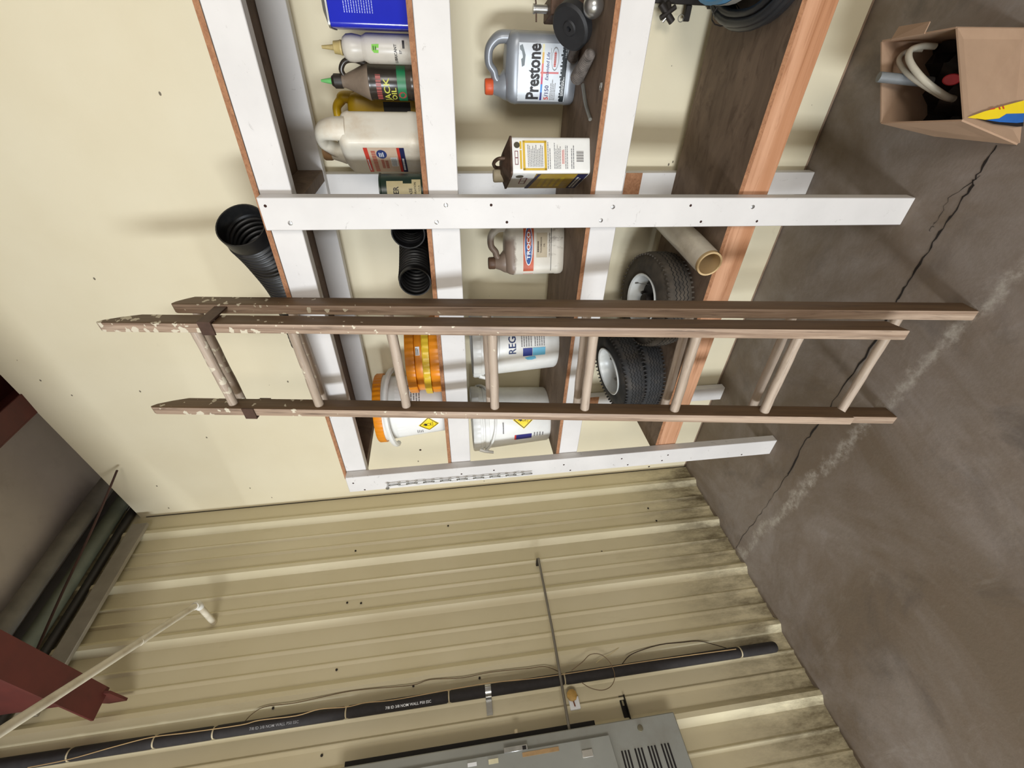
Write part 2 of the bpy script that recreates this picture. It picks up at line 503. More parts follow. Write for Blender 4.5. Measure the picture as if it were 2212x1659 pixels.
# roof blanket above everything
rb = MB()
nx, ny = 40, 24
vs = []; fs = []
for j in range(ny + 1):
    for i in range(nx + 1):
        x = -0.4 + 6.4 * i / nx; y = 0.5 - 5.2 * j / ny
        sag = 0.03 * math.sin(x * 4.1) * math.sin(y * 2.2 + 1)
        vs.append((x, y, roofz(x) + 0.27 + sag))
for j in range(ny):
    for i in range(nx):
        a = j * (nx + 1) + i
        fs.append((a, a + 1, a + nx + 2, a + nx + 1))
rb.add(vs, fs)
ceil = struct(rb.build('ceiling', MAT_INSUL, None, 60))
tag(ceil, 'grey white insulation blanket hanging under the sloping roof', 'ceiling')

# closing pieces under the eave
eave = struct(MB().box((XW + 0.033, -1.02, 3.39), (XW + 0.055, -0.085, 3.474), 0.002).build('trim_eave', M('dull_beige_steel', rgb(150, 142, 126), 0.5, 0, 0.08)))
tag(eave, 'dull beige steel eave strut at the top of the siding', 'trim')
MB().box((XW - 0.03, -5.0, 3.60), (XW - 0.005, 0.33, 4.0)).build('upper_sheet', M('shaded_metal_sheet'), outer)
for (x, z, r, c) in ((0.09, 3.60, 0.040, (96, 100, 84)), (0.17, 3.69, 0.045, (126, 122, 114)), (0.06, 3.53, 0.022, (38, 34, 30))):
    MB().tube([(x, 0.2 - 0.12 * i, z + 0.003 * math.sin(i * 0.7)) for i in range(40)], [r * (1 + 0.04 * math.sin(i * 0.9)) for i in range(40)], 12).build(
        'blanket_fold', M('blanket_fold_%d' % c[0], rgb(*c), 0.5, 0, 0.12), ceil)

# steel: purlin that runs over the shelves and the rafter by the siding
pu = thing('roof_purlin', 'oxide red steel channel purlin under the roof at the cream wall', 'beam', (0, 0, 0))
MB().box((0.885, -5.0, 3.555), (0.892, 0.31, 3.78)).build('web', MAT_RED, pu)
MB().box((0.8925, -5.0, 3.555), (1.00, 0.31, 3.562)).build('flange', MAT_RED, pu)
MB().box((0.8925, -5.0, 3.773), (1.00, 0.31, 3.78)).build('flange', MAT_RED, pu)
ra = thing('rafter_beam', 'oxide red steel rafter beam with a clipped end by the siding', 'beam', (0, 0, 0))
sl = 0.09
def slab(x0, x1, y0, y1, dz0, dz1):
    z = lambda x: 3.085 + sl * (x - 0.12)
    return MB().prism([(x0, z(x0) + dz0), (x1, z(x1) + dz0), (x1, z(x1) + dz1), (x0, z(x0) + dz1)], 1, y0, y1)
slab(0.16, 3.2, -1.10, -0.985, 0.0, 0.010).build('bottom_flange', MAT_RED, ra)
slab(0.20, 3.2, -1.046, -1.038, 0.0105, 0.62).build('web', MAT_RED, ra)
MB().prism([(0.075, 3.05), (0.175, 3.07), (0.20, 3.16), (0.115, 3.20), (0.07, 3.12)], 1, -1.012, -1.002).build('end_clip', MAT_RED, ra)
rd = [onY(253, 1016, -0.04), onX(205, 1130, 0.42), onX(130, 1290, 0.36), onX(78, 1408, 0.30)]
rod = MB().tube(rd, 0.0052, 8, smooth=8).build('brace_rod', M('rust_brown_rod', rgb(64, 38, 32), 0.7))
tag(rod, 'thin rust brown brace rod slanting across the roof corner', 'rod')

# ---------------------------------------------------------------- the shelf
SH = thing('storage_shelf', 'white painted lumber storage shelf with four board shelves along cream wall', 'shelf', (1.94, -0.5, 0))
SO = Vector((-1.94, 0.5, 0))
def sbox(name, lo, hi, mat, parent=None, bev=0.002):
    lo = tuple(a + b for a, b in zip(lo, SO)); hi = tuple(a + b for a, b in zip(hi, SO))
    return MB().box(lo, hi, bev).build(name, mat, parent or SH)
def spost(xb, xt, w, y0, y1, z1, holes):
    mb = MB().box((-w / 2, y0, 0), (w / 2, y1, z1), 0.002)
    mb.v = [(v[0] + xb + (xt - xb) * v[2] / z1 + SO.x, v[1] + SO.y, v[2]) for v in mb.v]
    return mb.build('post', MAT_WHITE, SH)
p1 = spost(1.935, 1.957, 0.090, -0.535, -0.4975, 2.064, [])
p2 = spost(0.782, 0.785, 0.098, -0.535, -0.4975, 2.064, [])
p3 = spost(1.906, 1.906, 0.090, -0.055, -0.017, 2.0, [])
p4 = spost(0.742, 0.742, 0.090, -0.062, -0.024, 2.0, [])
p5 = spost(3.38, 3.38, 0.090, -0.535, -0.4975, 2.064, [])
LEV = [(1.979, 2.0655), (1.516, 1.603), (1.013, 1.1005), (0.518, 0.6085)]
TOP = [z1 + 0.0145 for z0, z1 in LEV]
for i, (z0, z1) in enumerate(LEV):
    fm = MAT_ORANGE if i == 3 else MAT_WHITE
    sbox('front_rail', (0.745, -0.497, z0), (1.945, -0.459, z1), fm)
    sbox('front_rail', (1.9455, -0.497, z0), (3.42, -0.459, z1), fm)
    sbox('back_rail', (0.70, -0.0935, z0), (3.42, -0.0555, z1 - 0.0005), MAT_WHITE)
    # shelf board: brown faces, raw edge along the front
    lo = Vector((0.785, -0.4985, z1 + 0.0005)) + SO; hi = Vector((3.42, -0.0555, z1 + 0.0145)) + SO
    me = MB().box(lo, hi, 0.0).mesh('shelf_board', [MAT_PLYTOP, MAT_PLYEDGE])
    for p in me.polygons:
        if p.normal.y < -0.9 or abs(p.normal.x) > 0.9: p.material_index = 1
    link('shelf_board', me, SH)
    for x in ((0.80, 1.935) if i < 2 else ()):
        sbox('cross_piece', (x, -0.4585, z0 + 0.001), (x + 0.038, -0.094, z1 - 0.0005), MAT_PLYTOP if i == 0 else MAT_WHITE)
for X, Y in ((1.906, -0.0555), (0.742, -0.0625)):
    sbox('bare_patch', (X - 0.0445, Y - 0.0012, 0.765), (X + 0.0445, Y, 0.835), MAT_PLYEDGE, None, 0)
# screws and nail holes on the front posts
sc_b = MB().lathe([(0.0062, 0), (0.0062, 0.0012), (0.005, 0.0018)], 12)
sc_b.box((-0.0058, -0.0007, 0.0016), (0.0058, 0.0007, 0.0021))
sc_b.xf(Matrix.Rotation(PI / 2, 4, 'X'))
sc_me = sc_b.mesh('screw_head', MAT_STEEL)
nh_me = MB().lathe([(0.0042, 0), (0.003, 0.0008)], 10).xf(Matrix.Rotation(PI / 2, 4, 'X')).mesh('nail_hole', M('rust_hole', rgb(52, 28, 20), 0.9))
for me, lst in ((sc_me, ((627, 482), (943, 480), (963, 443), (1298, 476), (1324, 447), (1626, 447))),
                (nh_me, ((573, 445), (1061, 443), (1095, 480), (1492, 444), (1514, 479), (1635, 478)))):
    for px, py in lst:
        o = link(me.name, me, p1); q = onY(px, py, -0.5352); o.location = q + SO + Vector((0, 0, 0))
        o.rotation_euler = (0, random.uniform(0, 3), 0)
for px, py in ((763, 1044), (788, 1058), (997, 1024), (1067, 1016), (1218, 1004), (1232, 1016), (1343, 991), (1443, 983), (1602, 982), (1430, 995), (1356, 1004)):
    o = link('nail_hole', nh_me, p2); o.location = onY(px, py, -0.5352) + SO

# ---------------------------------------------------------------- the ladder
th, ph = 0.168, -0.034
L = Vector((math.sin(ph), math.sin(th) * math.cos(ph), math.cos(th) * math.cos(ph))).normalized()
N = Vector((0, -math.cos(th), math.sin(th)))
U = L.cross(N); U = U if U.x > 0 else -U
U.normalize()
N = U.cross(L); N = N if N.y < 0 else -N
LAD = thing('extension_ladder', 'old wooden extension ladder with paint splatters leaning on the white shelf', 'ladder', (1.7615, -0.9123, 0))
LAD.rotation_euler = Matrix((U, -N, L)).transposed().to_euler()
wr, wf, t, d, noff, xo = 0.4618, 0.3695, 0.0325, 0.0549, 0.0913, -0.0146
def rail(x1, y0, s0, s1, cut, foot=False, top=0.03):
    # outline in (y, z): front edge at y0
    b0 = s0 if not foot else s0 + 0.0
    bb = s0 + (d * math.tan(th) if foot else 0.035)
    outl = [(y0, b0), (y0 + d, bb), (y0 + d, s1 - cut), (y0 + d * 0.72, s1 - cut * 0.55), (y0 + d * 0.38, s1 - cut * 0.14), (y0 + d * 0.12, s1), (y0, s1 - 0.012)]
    mb = MB().prism(outl, 0, x1 - t, x1)
    bm = bmesh.new(); tmp = mb.mesh('tmp', MAT_LADDER); bm.from_mesh(tmp); bpy.data.meshes.remove(tmp)
    bmesh.ops.bevel(bm, geom=list(bm.edges), offset=0.003, segments=2, affect='EDGES', profile=0.5)
    me = bpy.data.meshes.new('side_rail'); bm.to_mesh(me); bm.free()
    for p in me.polygons: p.use_smooth = True
    me.set_sharp_from_angle(angle=math.radians(35))
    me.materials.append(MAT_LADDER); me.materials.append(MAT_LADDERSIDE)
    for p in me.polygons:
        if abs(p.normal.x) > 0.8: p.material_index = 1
    return link('side_rail', me, LAD)
rail(0.0, 0.0, 0.0, 2.467, 0.05, True)                 # rear section
rail(-wr + t, 0.0, 0.003, 2.42, 0.05, True)
rail(xo, -noff, 0.254, 2.645, 0.11)                    # front section
rail(xo - wf + t, -noff, 0.251, 2.655, 0.11)
def rung(x0, x1, y, z, r):
    pts = [(x0 + (x1 - x0) * i / 10, y, z + 0.0006 * math.sin(i * 1.1 + z * 9)) for i in range(11)]
    MB().tube(pts, [r * (1 + 0.03 * math.sin(i * 2 + z)) for i in range(11)], 14).build('rung', MAT_RUNG, LAD)
for s in (2.37, 2.066, 1.761, 1.454, 1.147, 0.841, 0.54):
    rung(xo - wf + t - 0.001, xo - t + 0.001, -noff + d * 0.5, s, 0.0152)
for s in (0.201, 0.523, 0.84, 1.16, 1.478, 1.79, 2.10, 2.412):
    rung(-wr + t - 0.001, -t + 0.001, d * 0.5, s, 0.0145)
MAT_IRON = M('dark_rusty_strap', rgb(88, 66, 54), 0.55, 0.2, 0.2, 24, rgb(52, 36, 28), 0.5)
for sgn, xa, xb in ((1, xo - t - 0.004, xo + 0.004), (-1, xo - wf - 0.004, xo - wf + t + 0.004)):
    s0, s1 = 2.285, 2.325
    mb = MB().box((xa, -noff - 0.006, s0), (xb, -noff - 0.0015, s1))
    xs_ = xb if sgn > 0 else xa
    mb.box((xs_ - (0.0 if sgn > 0 else 0.005), -noff - 0.006, s0), (xs_ + (0.005 if sgn > 0 else 0.0), 0.01, s1))
    mb.build('guide_iron', MAT_IRON, LAD)

# ================================================================ things on the shelves
T1, T2, T3, T4 = [z + 0.0005 for z in TOP]
def face_cam(p):
    return math.atan2(CAM.x - p[0], p[1] - CAM.y)
def cylS(r0, r1, h, a0=0.0, cx=0.0, cy=0.0):
    def S(u, v, off):
        r = r0 + (r1 - r0) * v / h + off
        a = u / max(r0, r1) + a0
        return (cx + r * math.sin(a), cy - r * math.cos(a), v)
    return S
def sqS(hw, hd, p, cx=0.0, cy=0.0):
    def S(u, v, off):
        q = min(0.999, abs(u / hw))
        return (cx + u, cy - hd * (1 - q ** p) ** (1 / p) - off, v)
    return S
def flatS(origin, du, dv):
    o, a, b = Vector(origin), Vector(du).normalized(), Vector(dv).normalized()
    n = a.cross(b)
    return lambda u, v, off: tuple(o + a * u + b * v + n * off)

# ---- white pails
def pail(name, label, loc, rb, rt, h, group, lid_mat, rz=None, bail=True):
    t_ = thing(name, label, 'pail', loc, face_cam(loc) if rz is None else rz, group)
    hb = h * 0.80
    k = rt / 0.15
    MB().lathe([(rb * 0.97, 0), (rb, 0.006), (rb + (rt - rb) * 0.93, hb), (rt * 0.985, hb + 0.004), (rt * 1.035, hb + 0.006), (rt * 1.035, hb + 0.024),
                (rt * 1.0, hb + 0.028), (rt * 1.0, h - 0.04), (rt * 1.03, h - 0.038), (rt * 1.03, h - 0.026), (rt * 0.97, h - 0.026)], 44).build('body', MAT_WPLASTIC, t_)
    return t_
def lid_mesh(r, h, teeth=44):
    mb = MB(); seg = teeth * 4
    vs = []; fs = []
    prof = [(1.0, 0.0), (1.0, h * 0.86), (0.985, h), (0.93, h), (0.915, h * 0.72), (0.0, h * 0.72)]
    for i, (f, z) in enumerate(prof):
        for k in range(seg):
            a = 2 * PI * k / seg
            rr = r * f * (1 + (0.012 if (i < 2 and k % 4 < 2) else 0.0))
            vs.append((rr * math.sin(a), -rr * math.cos(a), z))
    for i in range(len(prof) - 1):
        for k in range(seg):
            k2 = (k + 1) % seg
            fs.append((i * seg + k, i * seg + k2, (i + 1) * seg + k2, (i + 1) * seg + k))
    fs.append(tuple(range(seg))[::-1])
    return mb.add(vs, fs)
def bail_handle(t_, rt, z, drop, side=1):
    """white plastic bail that hangs down on the front of the pail, with its two ears"""
    pts = []
    for i in range(17):
        a = -1.5 + 3.0 * i / 16
        pts.append(((rt * 1.07) * math.sin(a), -(rt * 1.07) * math.cos(a), z - drop * math.cos(a / 1.5 * PI / 2)))
    MB().tube(pts, 0.0065, 8).build('bail', MAT_WPLASTIC, t_)

def diamond(t_, S, u, v, r):
    g = 8; dm = MB()
    P_ = lambda i, j: S(u + r * (i - j) / g, v + r * (i + j - g) / g, 0.0012)
    dm.add([P_(i, j) for i in range(g + 1) for j in range(g + 1)], [(i * (g + 1) + j, (i + 1) * (g + 1) + j, (i + 1) * (g + 1) + j + 1, i * (g + 1) + j + 1) for i in range(g) for j in range(g)])
    dm.build('hazard_label', MAT_INKYELLOW, t_)
    mb = MB()
    q = r * 0.88; w = r * 0.035
    for (a, b) in (((-q, 0), (0, -q)), ((0, -q), (q, 0)), ((q, 0), (0, q)), ((0, q), (-q, 0))):
        n_ = Vector((b[1] - a[1], a[0] - b[0])).normalized() * w
        for k_ in range(6):
            a_ = (a[0] + (b[0] - a[0]) * k_ / 6, a[1] + (b[1] - a[1]) * k_ / 6); b_ = (a[0] + (b[0] - a[0]) * (k_ + 1) / 6, a[1] + (b[1] - a[1]) * (k_ + 1) / 6)
            mb.poly(S, [(u + a_[0] - n_.x, v + a_[1] - n_.y), (u + b_[0] - n_.x, v + b_[1] - n_.y), (u + b_[0] + n_.x, v + b_[1] + n_.y), (u + a_[0] + n_.x, v + a_[1] + n_.y)], 0.0018)
    # flame over circle
    fl = [(-.16, .22), (-.2, .38), (-.1, .34), (-.08, .58), (.02, .42), (.08, .62), (.12, .4), (.2, .46), (.16, .24), (.08, .16), (-.08, .16)]
    mb.poly(S, [(u + x * r, v + y * r) for x, y in fl], 0.0014)
    ring = 18
    for k_ in range(ring):
        a0, a1 = 2 * PI * k_ / ring, 2 * PI * (k_ + 1) / ring
        mb.poly(S, [(u + .2 * r * math.cos(a0), v + .02 * r + .2 * r * math.sin(a0)), (u + .2 * r * math.cos(a1), v + .02 * r + .2 * r * math.sin(a1)),
                    (u + .15 * r * math.cos(a1), v + .02 * r + .15 * r * math.sin(a1)), (u + .15 * r * math.cos(a0), v + .02 * r + .15 * r * math.sin(a0))], 0.0014)
    mb.patch(S, u - .25 * r, u + .25 * r, v - .22 * r, v - .18 * r, 2, 1, 0.0014)
    mb.text(S, 'OXIDIZER', u, v - 0.42 * r, 0.16 * r, 0.0014, 1, 0.01, 'C')
    mb.text(S, '5.1', u, v - 0.72 * r, 0.16 * r, 0.0014, 1, 0.01, 'C')
    mb.build('hazard_print', MAT_INKBLACK, t_)

def prints(t_, S, mat, *rows):
    for a in rows: MB().bars(S, *a).build('label_print', mat, t_)

# pail with the orange lid on the second shelf
loc = onY(880, 877, -0.245); loc.z = T2
PA = pail('chlorine_pail', 'white plastic pail with orange ribbed lid beside the stacked orange lids', loc, 0.128, 0.150, 0.30, None, MAT_ORANGEP)
lid_mesh(0.160, 0.036).xf(Matrix.Translation((0, 0, 0.274))).build('lid', MAT_ORANGEP, PA)
hp = []
for i in range(25):
    a = -1.75 + 3.5 * i / 24
    hp.append((0.176 * math.sin(a), -0.176 * math.cos(a), 0.243 + 0.012 * math.cos(a * 1.7)))
MB().tube(hp, [0.0125] * 25, 8).build('bail', MAT_WPLASTIC, PA)
S = cylS(0.128, 0.148, 0.24)
MB().patch(S, -0.185, 0.16, 0.012, 0.215, 20, 2, 0.0004).build('label_sheet', M('paper_white', rgb(238, 238, 236), 0.45, 0, 0.02), PA)
diamond(PA, S, -0.108, 0.075, 0.046)
prints(PA, S, MAT_INKGREY, (-0.06, 0.0, 0.03, 0.075, 3), (-0.05, 0.13, 0.10, 0.17, 6), (-0.17, -0.14, 0.10, 0.13, 4))
mb = MB()
for i in range(9): mb.patch(S, -0.072 + i * 0.0036, -0.072 + i * 0.0036 + (0.0012 if i % 3 else 0.0024), 0.022, 0.04, 1, 1, 0.0014)
mb.build('bar_code', MAT_INKBLACK, PA)

# stack of loose lids (each lid its own thing)
lc = onY(915, 769, -0.325)
zz = T2
for i, (mt, h, dx, dy, lab, tilt) in enumerate((
        (MAT_ORANGEP, 0.037, 0.004, 0.004, 'orange ribbed plastic pail lid at the bottom of the lid stack', 0),
        (MAT_YELLOWP, 0.028, 0.003, -0.002, 'yellow ribbed plastic pail lid second from the bottom of the lid stack', 0),
        (MAT_ORANGEP, 0.030, -0.002, 0.012, 'plain orange pail lid under the top lid of the lid stack', 0),
        (MAT_ORANGEP, 0.036, -0.006, 0.008, 'orange ribbed plastic pail lid on top of the lid stack', 0))):
    r_ = (0.158, 0.157, 0.146, 0.150)[i]
    o = thing('pail_lid', lab, 'lid', (lc.x + dx, lc.y + dy, zz), 0.3 * i, 'stacked pail lids on the second shelf')
    lid_mesh(r_, h - 0.0012, 36 if i != 2 else 8).build('lid_disc', mt, o)
    if i == 2:
        Sx = cylS(r_ * 1.013, r_ * 1.013, 0.03, face_cam(lc) - 0.3 * i)
        MB().patch(Sx, -0.002, 0.032, 0.008, 0.024, 4, 1, 0.0006).build('lid_sticker', MAT_INKWHITE, o)
        MB().bars(Sx, 0.0, 0.03, 0.010, 0.023, 3, 0.0012).build('sticker_print', MAT_INKBLACK, o)
    zz += h

# two tall pails on the third shelf
def tall_pail(name, label, loc, rb, rt, h):
    o = pail(name, label, loc, rb, rt, h, None, MAT_WPLASTIC)
    lid_mesh(rt * 1.04, 0.034, 30).xf(Matrix.Translation((0, 0, h - 0.0255))).build('lid', MAT_WPLASTIC, o)
    pts = []
    for i in range(21):
        a = -1.7 + 3.4 * i / 20
        pts.append((rt * 1.075 * math.sin(a), -rt * 1.075 * math.cos(a), h * 0.80 + 0.05 - 0.075 * math.cos(a / 1.7 * PI / 2)))
    MB().tube(pts, 0.006, 8).build('bail', MAT_WPLASTIC, o)
    # pull tab of the lid's tear strip
    mb = MB()
    a = -1.25
    for i in range(5):
        x, y = rt * 1.07 * math.sin(a), -rt * 1.07 * math.cos(a)
    mb.tube([(rt * 1.05 * math.sin(a), -rt * 1.05 * math.cos(a), h - 0.02), (rt * 1.12 * math.sin(a), -rt * 1.12 * math.cos(a), h - 0.045), (rt * 1.16 * math.sin(a - 0.05), -rt * 1.16 * math.cos(a - 0.05), h - 0.085)], [0.008, 0.008, 0.007], 6)
    mb.build('pull_tab', MAT_WPLASTIC, o)
    return o
loc = onY(1120, 735, -0.235); loc.z = T3
RG = tall_pail('chlorine_pail', 'white pail with blue REGAL print behind the ladder rungs', loc, 0.128, 0.146, 0.358)
S = cylS(0.128, 0.146, 0.29)
MB().text(S, 'REGAL', -0.062, 0.188, 0.044, 0.0012, 1.0, 0.012).build('brand_print', M('ink_navy', rgb(26, 50, 104), 0.4), RG)
prints(RG, S, MAT_INKGREY, (-0.03, 0.09, 0.115, 0.165, 5), (-0.03, 0.10, 0.060, 0.108, 5))
MB().patch(S, -0.075, -0.037, 0.118, 0.158, 4, 1, 0.0010).build('blue_block', MAT_INKBLUE, RG)
MB().patch(S, -0.075, -0.037, 0.062, 0.116, 4, 1, 0.0010).poly(S, [(-0.078, 0.105), (-0.092, 0.100), (-0.098, 0.118), (-0.096, 0.138), (-0.084, 0.150), (-0.078, 0.13)], 0.0010).build('sky_block', MAT_INKSKY, RG)
loc = onY(1120, 897, -0.235); loc.z = T3
P2 = tall_pail('chlorine_pail', 'white pail with yellow diamond at the open end of the third shelf', loc, 0.136, 0.154, 0.368)
S = cylS(0.136, 0.154, 0.30)
diamond(P2, S, -0.022, 0.135, 0.052)
MB().patch(S, -0.142, -0.108, 0.095, 0.172, 4, 1, 0.0010).build('blue_block', M('ink_deep_blue', rgb(44, 44, 120), 0.4), P2)
MB().patch(S, -0.142, -0.108, 0.172, 0.180, 4, 1, 0.0010).build('red_block', MAT_INKRED, P2)
prints(P2, S, MAT_INKGREY, (-0.13, -0.10, 0.03, 0.085, 4), (0.02, 0.05, 0.04, 0.085, 4), (-0.09, -0.03, 0.225, 0.238, 1))

# ---- jugs
def flipx(b):
    b.v = [(-x, y, z) for x, y, z in b.v]; b.f = [f[::-1] for f in b.f]; return b
def jug(name, label, loc, rz, w, dp, h, body_mat, cap_mat, exps=5.0, neck_x=-0.27, hs=0.68, handle_r=0.0125, cap_r=0.021, hmat=None, htop=0.985, cat='jug', hdepth=1.5, mirror=False):
    t_ = thing(name, label, cat, loc, rz)
    hw, hd = w / 2, dp / 2
    nx = neck_x * w
    secs = [(0.0, 0, 0, hw * 0.93, hd * 0.90, exps), (0.008, 0, 0, hw * 0.99, hd * 0.98, exps), (0.02, 0, 0, hw, hd, exps),
            (h * 0.10, 0, 0, hw, hd, exps), (h * 0.11, 0, 0, hw * 0.985, hd * 0.975, exps), (hs * h - 0.012, 0, 0, hw * 0.985, hd * 0.975, exps), (hs * h - 0.006, 0, 0, hw, hd, exps),
            (hs * h + 0.03 * h, 0, 0, hw * 0.975, hd * 0.96, exps * 0.8), (hs * h + 0.06 * h, 0, 0, hw * 0.92, hd * 0.86, 3.6), (hs * h + 0.085 * h, nx * 0.1, 0, hw * 0.78, hd * 0.68, 3.0), (hs * h + 0.097 * h, nx * 0.2, 0, hw * 0.55, hd * 0.42, 2.6)]
    nsec = [((hs + 0.045) * h, nx * 0.75, 0, 0.052 * w / 0.19, hd * 0.62, 2.2), ((hs + 0.10) * h, nx * 0.88, 0, 0.041 * w / 0.19, 0.036, 2), ((hs + 0.15) * h, nx * 0.97, 0, 0.029, 0.028, 2), ((hs + 0.195) * h, nx, 0, cap_r * 1.12, cap_r * 1.1, 2), (h * 0.905, nx, 0, cap_r * 0.95, cap_r * 0.95, 2), (h * 0.925, nx, 0, cap_r * 0.9, cap_r * 0.9, 2)]
    fl = (lambda b: b) if not mirror else (lambda b: flipx(b))
    fl(MB().loft(secs, 44).loft(nsec, 44)).build('body', body_mat, t_)
    zc = h * 0.925
    cp = MB(); seg = 32; vs = []; fs = []
    fl(MB().lathe([(cap_r * 1.08, zc - 0.008), (cap_r * 1.12, zc - 0.004), (cap_r * 1.10, zc + 0.014), (cap_r * 0.98, zc + 0.018)], 24).xf(Matrix.Translation((nx, 0, 0)))).build('cap', cap_mat, t_)
    k_ = handle_r / 0.0125
    hb_ = MB().tube([(nx + 0.04 * w, 0, (hs + 0.13) * h), (nx + 0.13 * w, 0, (hs + 0.19) * h), (nx + 0.22 * w, 0, htop * h - 0.028), (0.06 * w, 0, htop * h - handle_r), (0.24 * w, 0, htop * h - handle_r * 1.05), (0.355 * w, 0, htop * h - 0.030),
               (0.405 * w, 0, (hs + 0.13) * h), (0.405 * w, 0, (hs + 0.01) * h)], [0.013 * k_, 0.0125 * k_, handle_r, handle_r, handle_r * 1.05, handle_r * 1.2, handle_r * 1.4, handle_r * 1.45], 16, smooth=6, up=(0, 1, 0))
    hb_.v = [(x, y * hdepth, z) for x, y, z in hb_.v]
    fl(hb_).build('handle', hmat or body_mat, t_)
    return t_, sqS(hw * 0.985, hd * 0.975, exps)

# silver antifreeze jug
bl = onZ(1240, 215, T3); 
MAT_SILVER = M('silver_plastic', rgb(150, 154, 160), 0.36, 0.25, 0.05, 10)
JP, S = jug('antifreeze_jug', 'silver antifreeze jug with orange cap and big black brand name', (2.285, -0.148, T3), math.radians(-4), 0.192, 0.118, 0.292, MAT_SILVER,
            M('orange_cap', rgb(222, 92, 48), 0.45, 0, 0.1, 20), 5.0, -0.27)
MB().patch(S, -0.082, 0.070, 0.034, 0.190, 14, 2, 0.0006).build('label_sheet', M('pale_silver_paper', rgb(214, 220, 226), 0.35, 0.1, 0.05), JP)
mb = MB(); pw = text2d('Prestone', 0.03)[2]; mb.text(S, 'Prestone', -0.077, 0.122, 0.056, 0.0016, 0.146 / (pw * 0.056), 0.03); mb.build('brand_print', MAT_INKBLACK, JP)
for (u0, u1, c) in ((-0.078, -0.056, (34, 40, 120)), (-0.056, -0.034, (60, 140, 220)), (-0.034, -0.014, (206, 70, 110)), (-0.014, 0.02, (226, 120, 110)), (0.02, 0.048, (226, 180, 90)), (0.048, 0.068, (234, 226, 180))):
    MB().patch(S, u0, u1, 0.1095, 0.1155, 3, 1, 0.0012).build('colour_bar', M('bar_%d_%d' % (c[0], c[1]), rgb(*c), 0.4, 0, 0.03), JP)
MB().patch(S, -0.006, -0.0015, 0.060, 0.118, 1, 4, 0.0011).build('red_stroke', M('soft_red', rgb(220, 110, 112), 0.4), JP)
MB().text(S, '5', -0.077, 0.088, 0.020, 0.0014, 0.95, 0.02).build('figure_print', MAT_INKRED, JP)
mb = MB(); mb.text(S, '/150', -0.067, 0.089, 0.018, 0.0014, 0.95, 0.018); mb.text(S, 'Extended Life', -0.024, 0.092, 0.0145, 0.0014, 0.9, 0.006, 'L', 0.2)
mb.build('line_print', M('ink_indigo', rgb(46, 40, 110), 0.4), JP)
prints(JP, S, MAT_INKGREY, (-0.077, -0.02, 0.064, 0.083, 4), (0.03, 0.066, 0.086, 0.089, 1))
mb = MB().patch(S, -0.082, 0.069, 0.036, 0.050, 14, 1, 0.0010)
for i in range(16):
    u = -0.08 + i * 0.0092
    mb.patch(S, u, u + random.uniform(0.003, 0.008), 0.050, 0.050 + random.uniform(0.002, 0.007), 1, 1, 0.0010)
mb.build('black_band', M('ink_charcoal', rgb(28, 34, 38), 0.4), JP)
mb = MB().text(S, '1 GAL (3.78L)', 0.035, 0.0385, 0.0065, 0.0016, 0.85, 0.01); mb.bars(S, -0.065, -0.01, 0.038, 0.047, 2, 0.0016)
mb.build('white_print', MAT_INKWHITE, JP)
mb = MB()
for k_ in range(24):
    a0, a1 = 2 * PI * k_ / 24, 2 * PI * (k_ + 1) / 24
    f = lambda a, q: (0.032 + 0.030 * q * math.cos(a), 0.074 + 0.0115 * q * math.sin(a))
    mb.poly(S, [f(a0, 1), f(a1, 1), f(a1, 0.90), f(a0, 0.90)], 0.0012)
mb.build('oval_mark', MAT_INKGREY, JP)
MB().bars(S, 0.012, 0.052, 0.070, 0.078, 1, 0.0014, 0.9).build('oval_print', M('ink_dull_red', rgb(200, 90, 80), 0.4), JP)
MB().poly(S, [(0.010, 0.178), (0.062, 0.187), (0.066, 0.178), (0.040, 0.168), (0.014, 0.170)], 0.0011).build('jug_picture', M('ink_slate', rgb(110, 120, 124), 0.4), JP)

# oily white jug with the blue oval
def m_oily():
    t = NT('oily_white_plastic', 0.42)
    z = t.sep()[2]
    c = t.mix(t.ramp(t.noise(9, 6), 0.3, 0.7), rgb(206, 200, 186), rgb(222, 216, 204))
    edge = t.math('ADD', z, t.math('MULTIPLY', t.math('SUBTRACT', t.noise(38, 8, 0.7), 0.5), 0.035))
    top = t.ramp(edge, 0.184, 0.194)
    x = t.sep()[0]
    left = t.ramp(t.math('ADD', x, t.math('MULTIPLY', t.math('SUBTRACT', t.noise(30, 6), 0.5), 0.03)), 0.030, 0.055, (1, 1, 1), (0, 0, 0))
    c = t.mix(t.math('MULTIPLY', t.math('MULTIPLY', top, left), 0.9), c, rgb(112, 90, 74))
    st = t.ramp(t.noise(16, 8, 0.72, t.mapping((2.2, 1, 0.7))), 0.56, 0.68)
    lo = t.ramp(z, 0.04, 0.10, (1, 1, 1), (0.15, 0.15, 0.15))
    c = t.mix(t.math('MULTIPLY', t.math('MULTIPLY', st, lo), 0.75), c, rgb(98, 74, 62))
    t.base(c)
    MATS['oily_white_plastic'] = t.m
    return t.m
m_oily()
TR, S = jug('transmission_jug', 'oily white jug with orange band and blue oval TROCO mark', (1.716, -0.215, T3), math.radians(16), 0.195, 0.112, 0.292,
            M('oily_white_plastic', rgb(206, 200, 186), 0.38, 0, 0.06, 9, rgb(104, 78, 62), 0.75), M('oily_brown_cap', rgb(96, 70, 52), 0.5, 0, 0.2), 5.0, -0.27)
MB().patch(S, -0.092, 0.092, 0.118, 0.158, 14, 2, 0.0007).build('orange_band', M('ink_burnt_orange', rgb(196, 88, 52), 0.45, 0, 0.12, 30), TR)
def oval(u0, v0, a, b, off, name, mat, par, S):
    MB().poly(S, [(u0 + a * math.cos(2 * PI * k_ / 32), v0 + b * math.sin(2 * PI * k_ / 32)) for k_ in range(32)], off).build(name, mat, par)
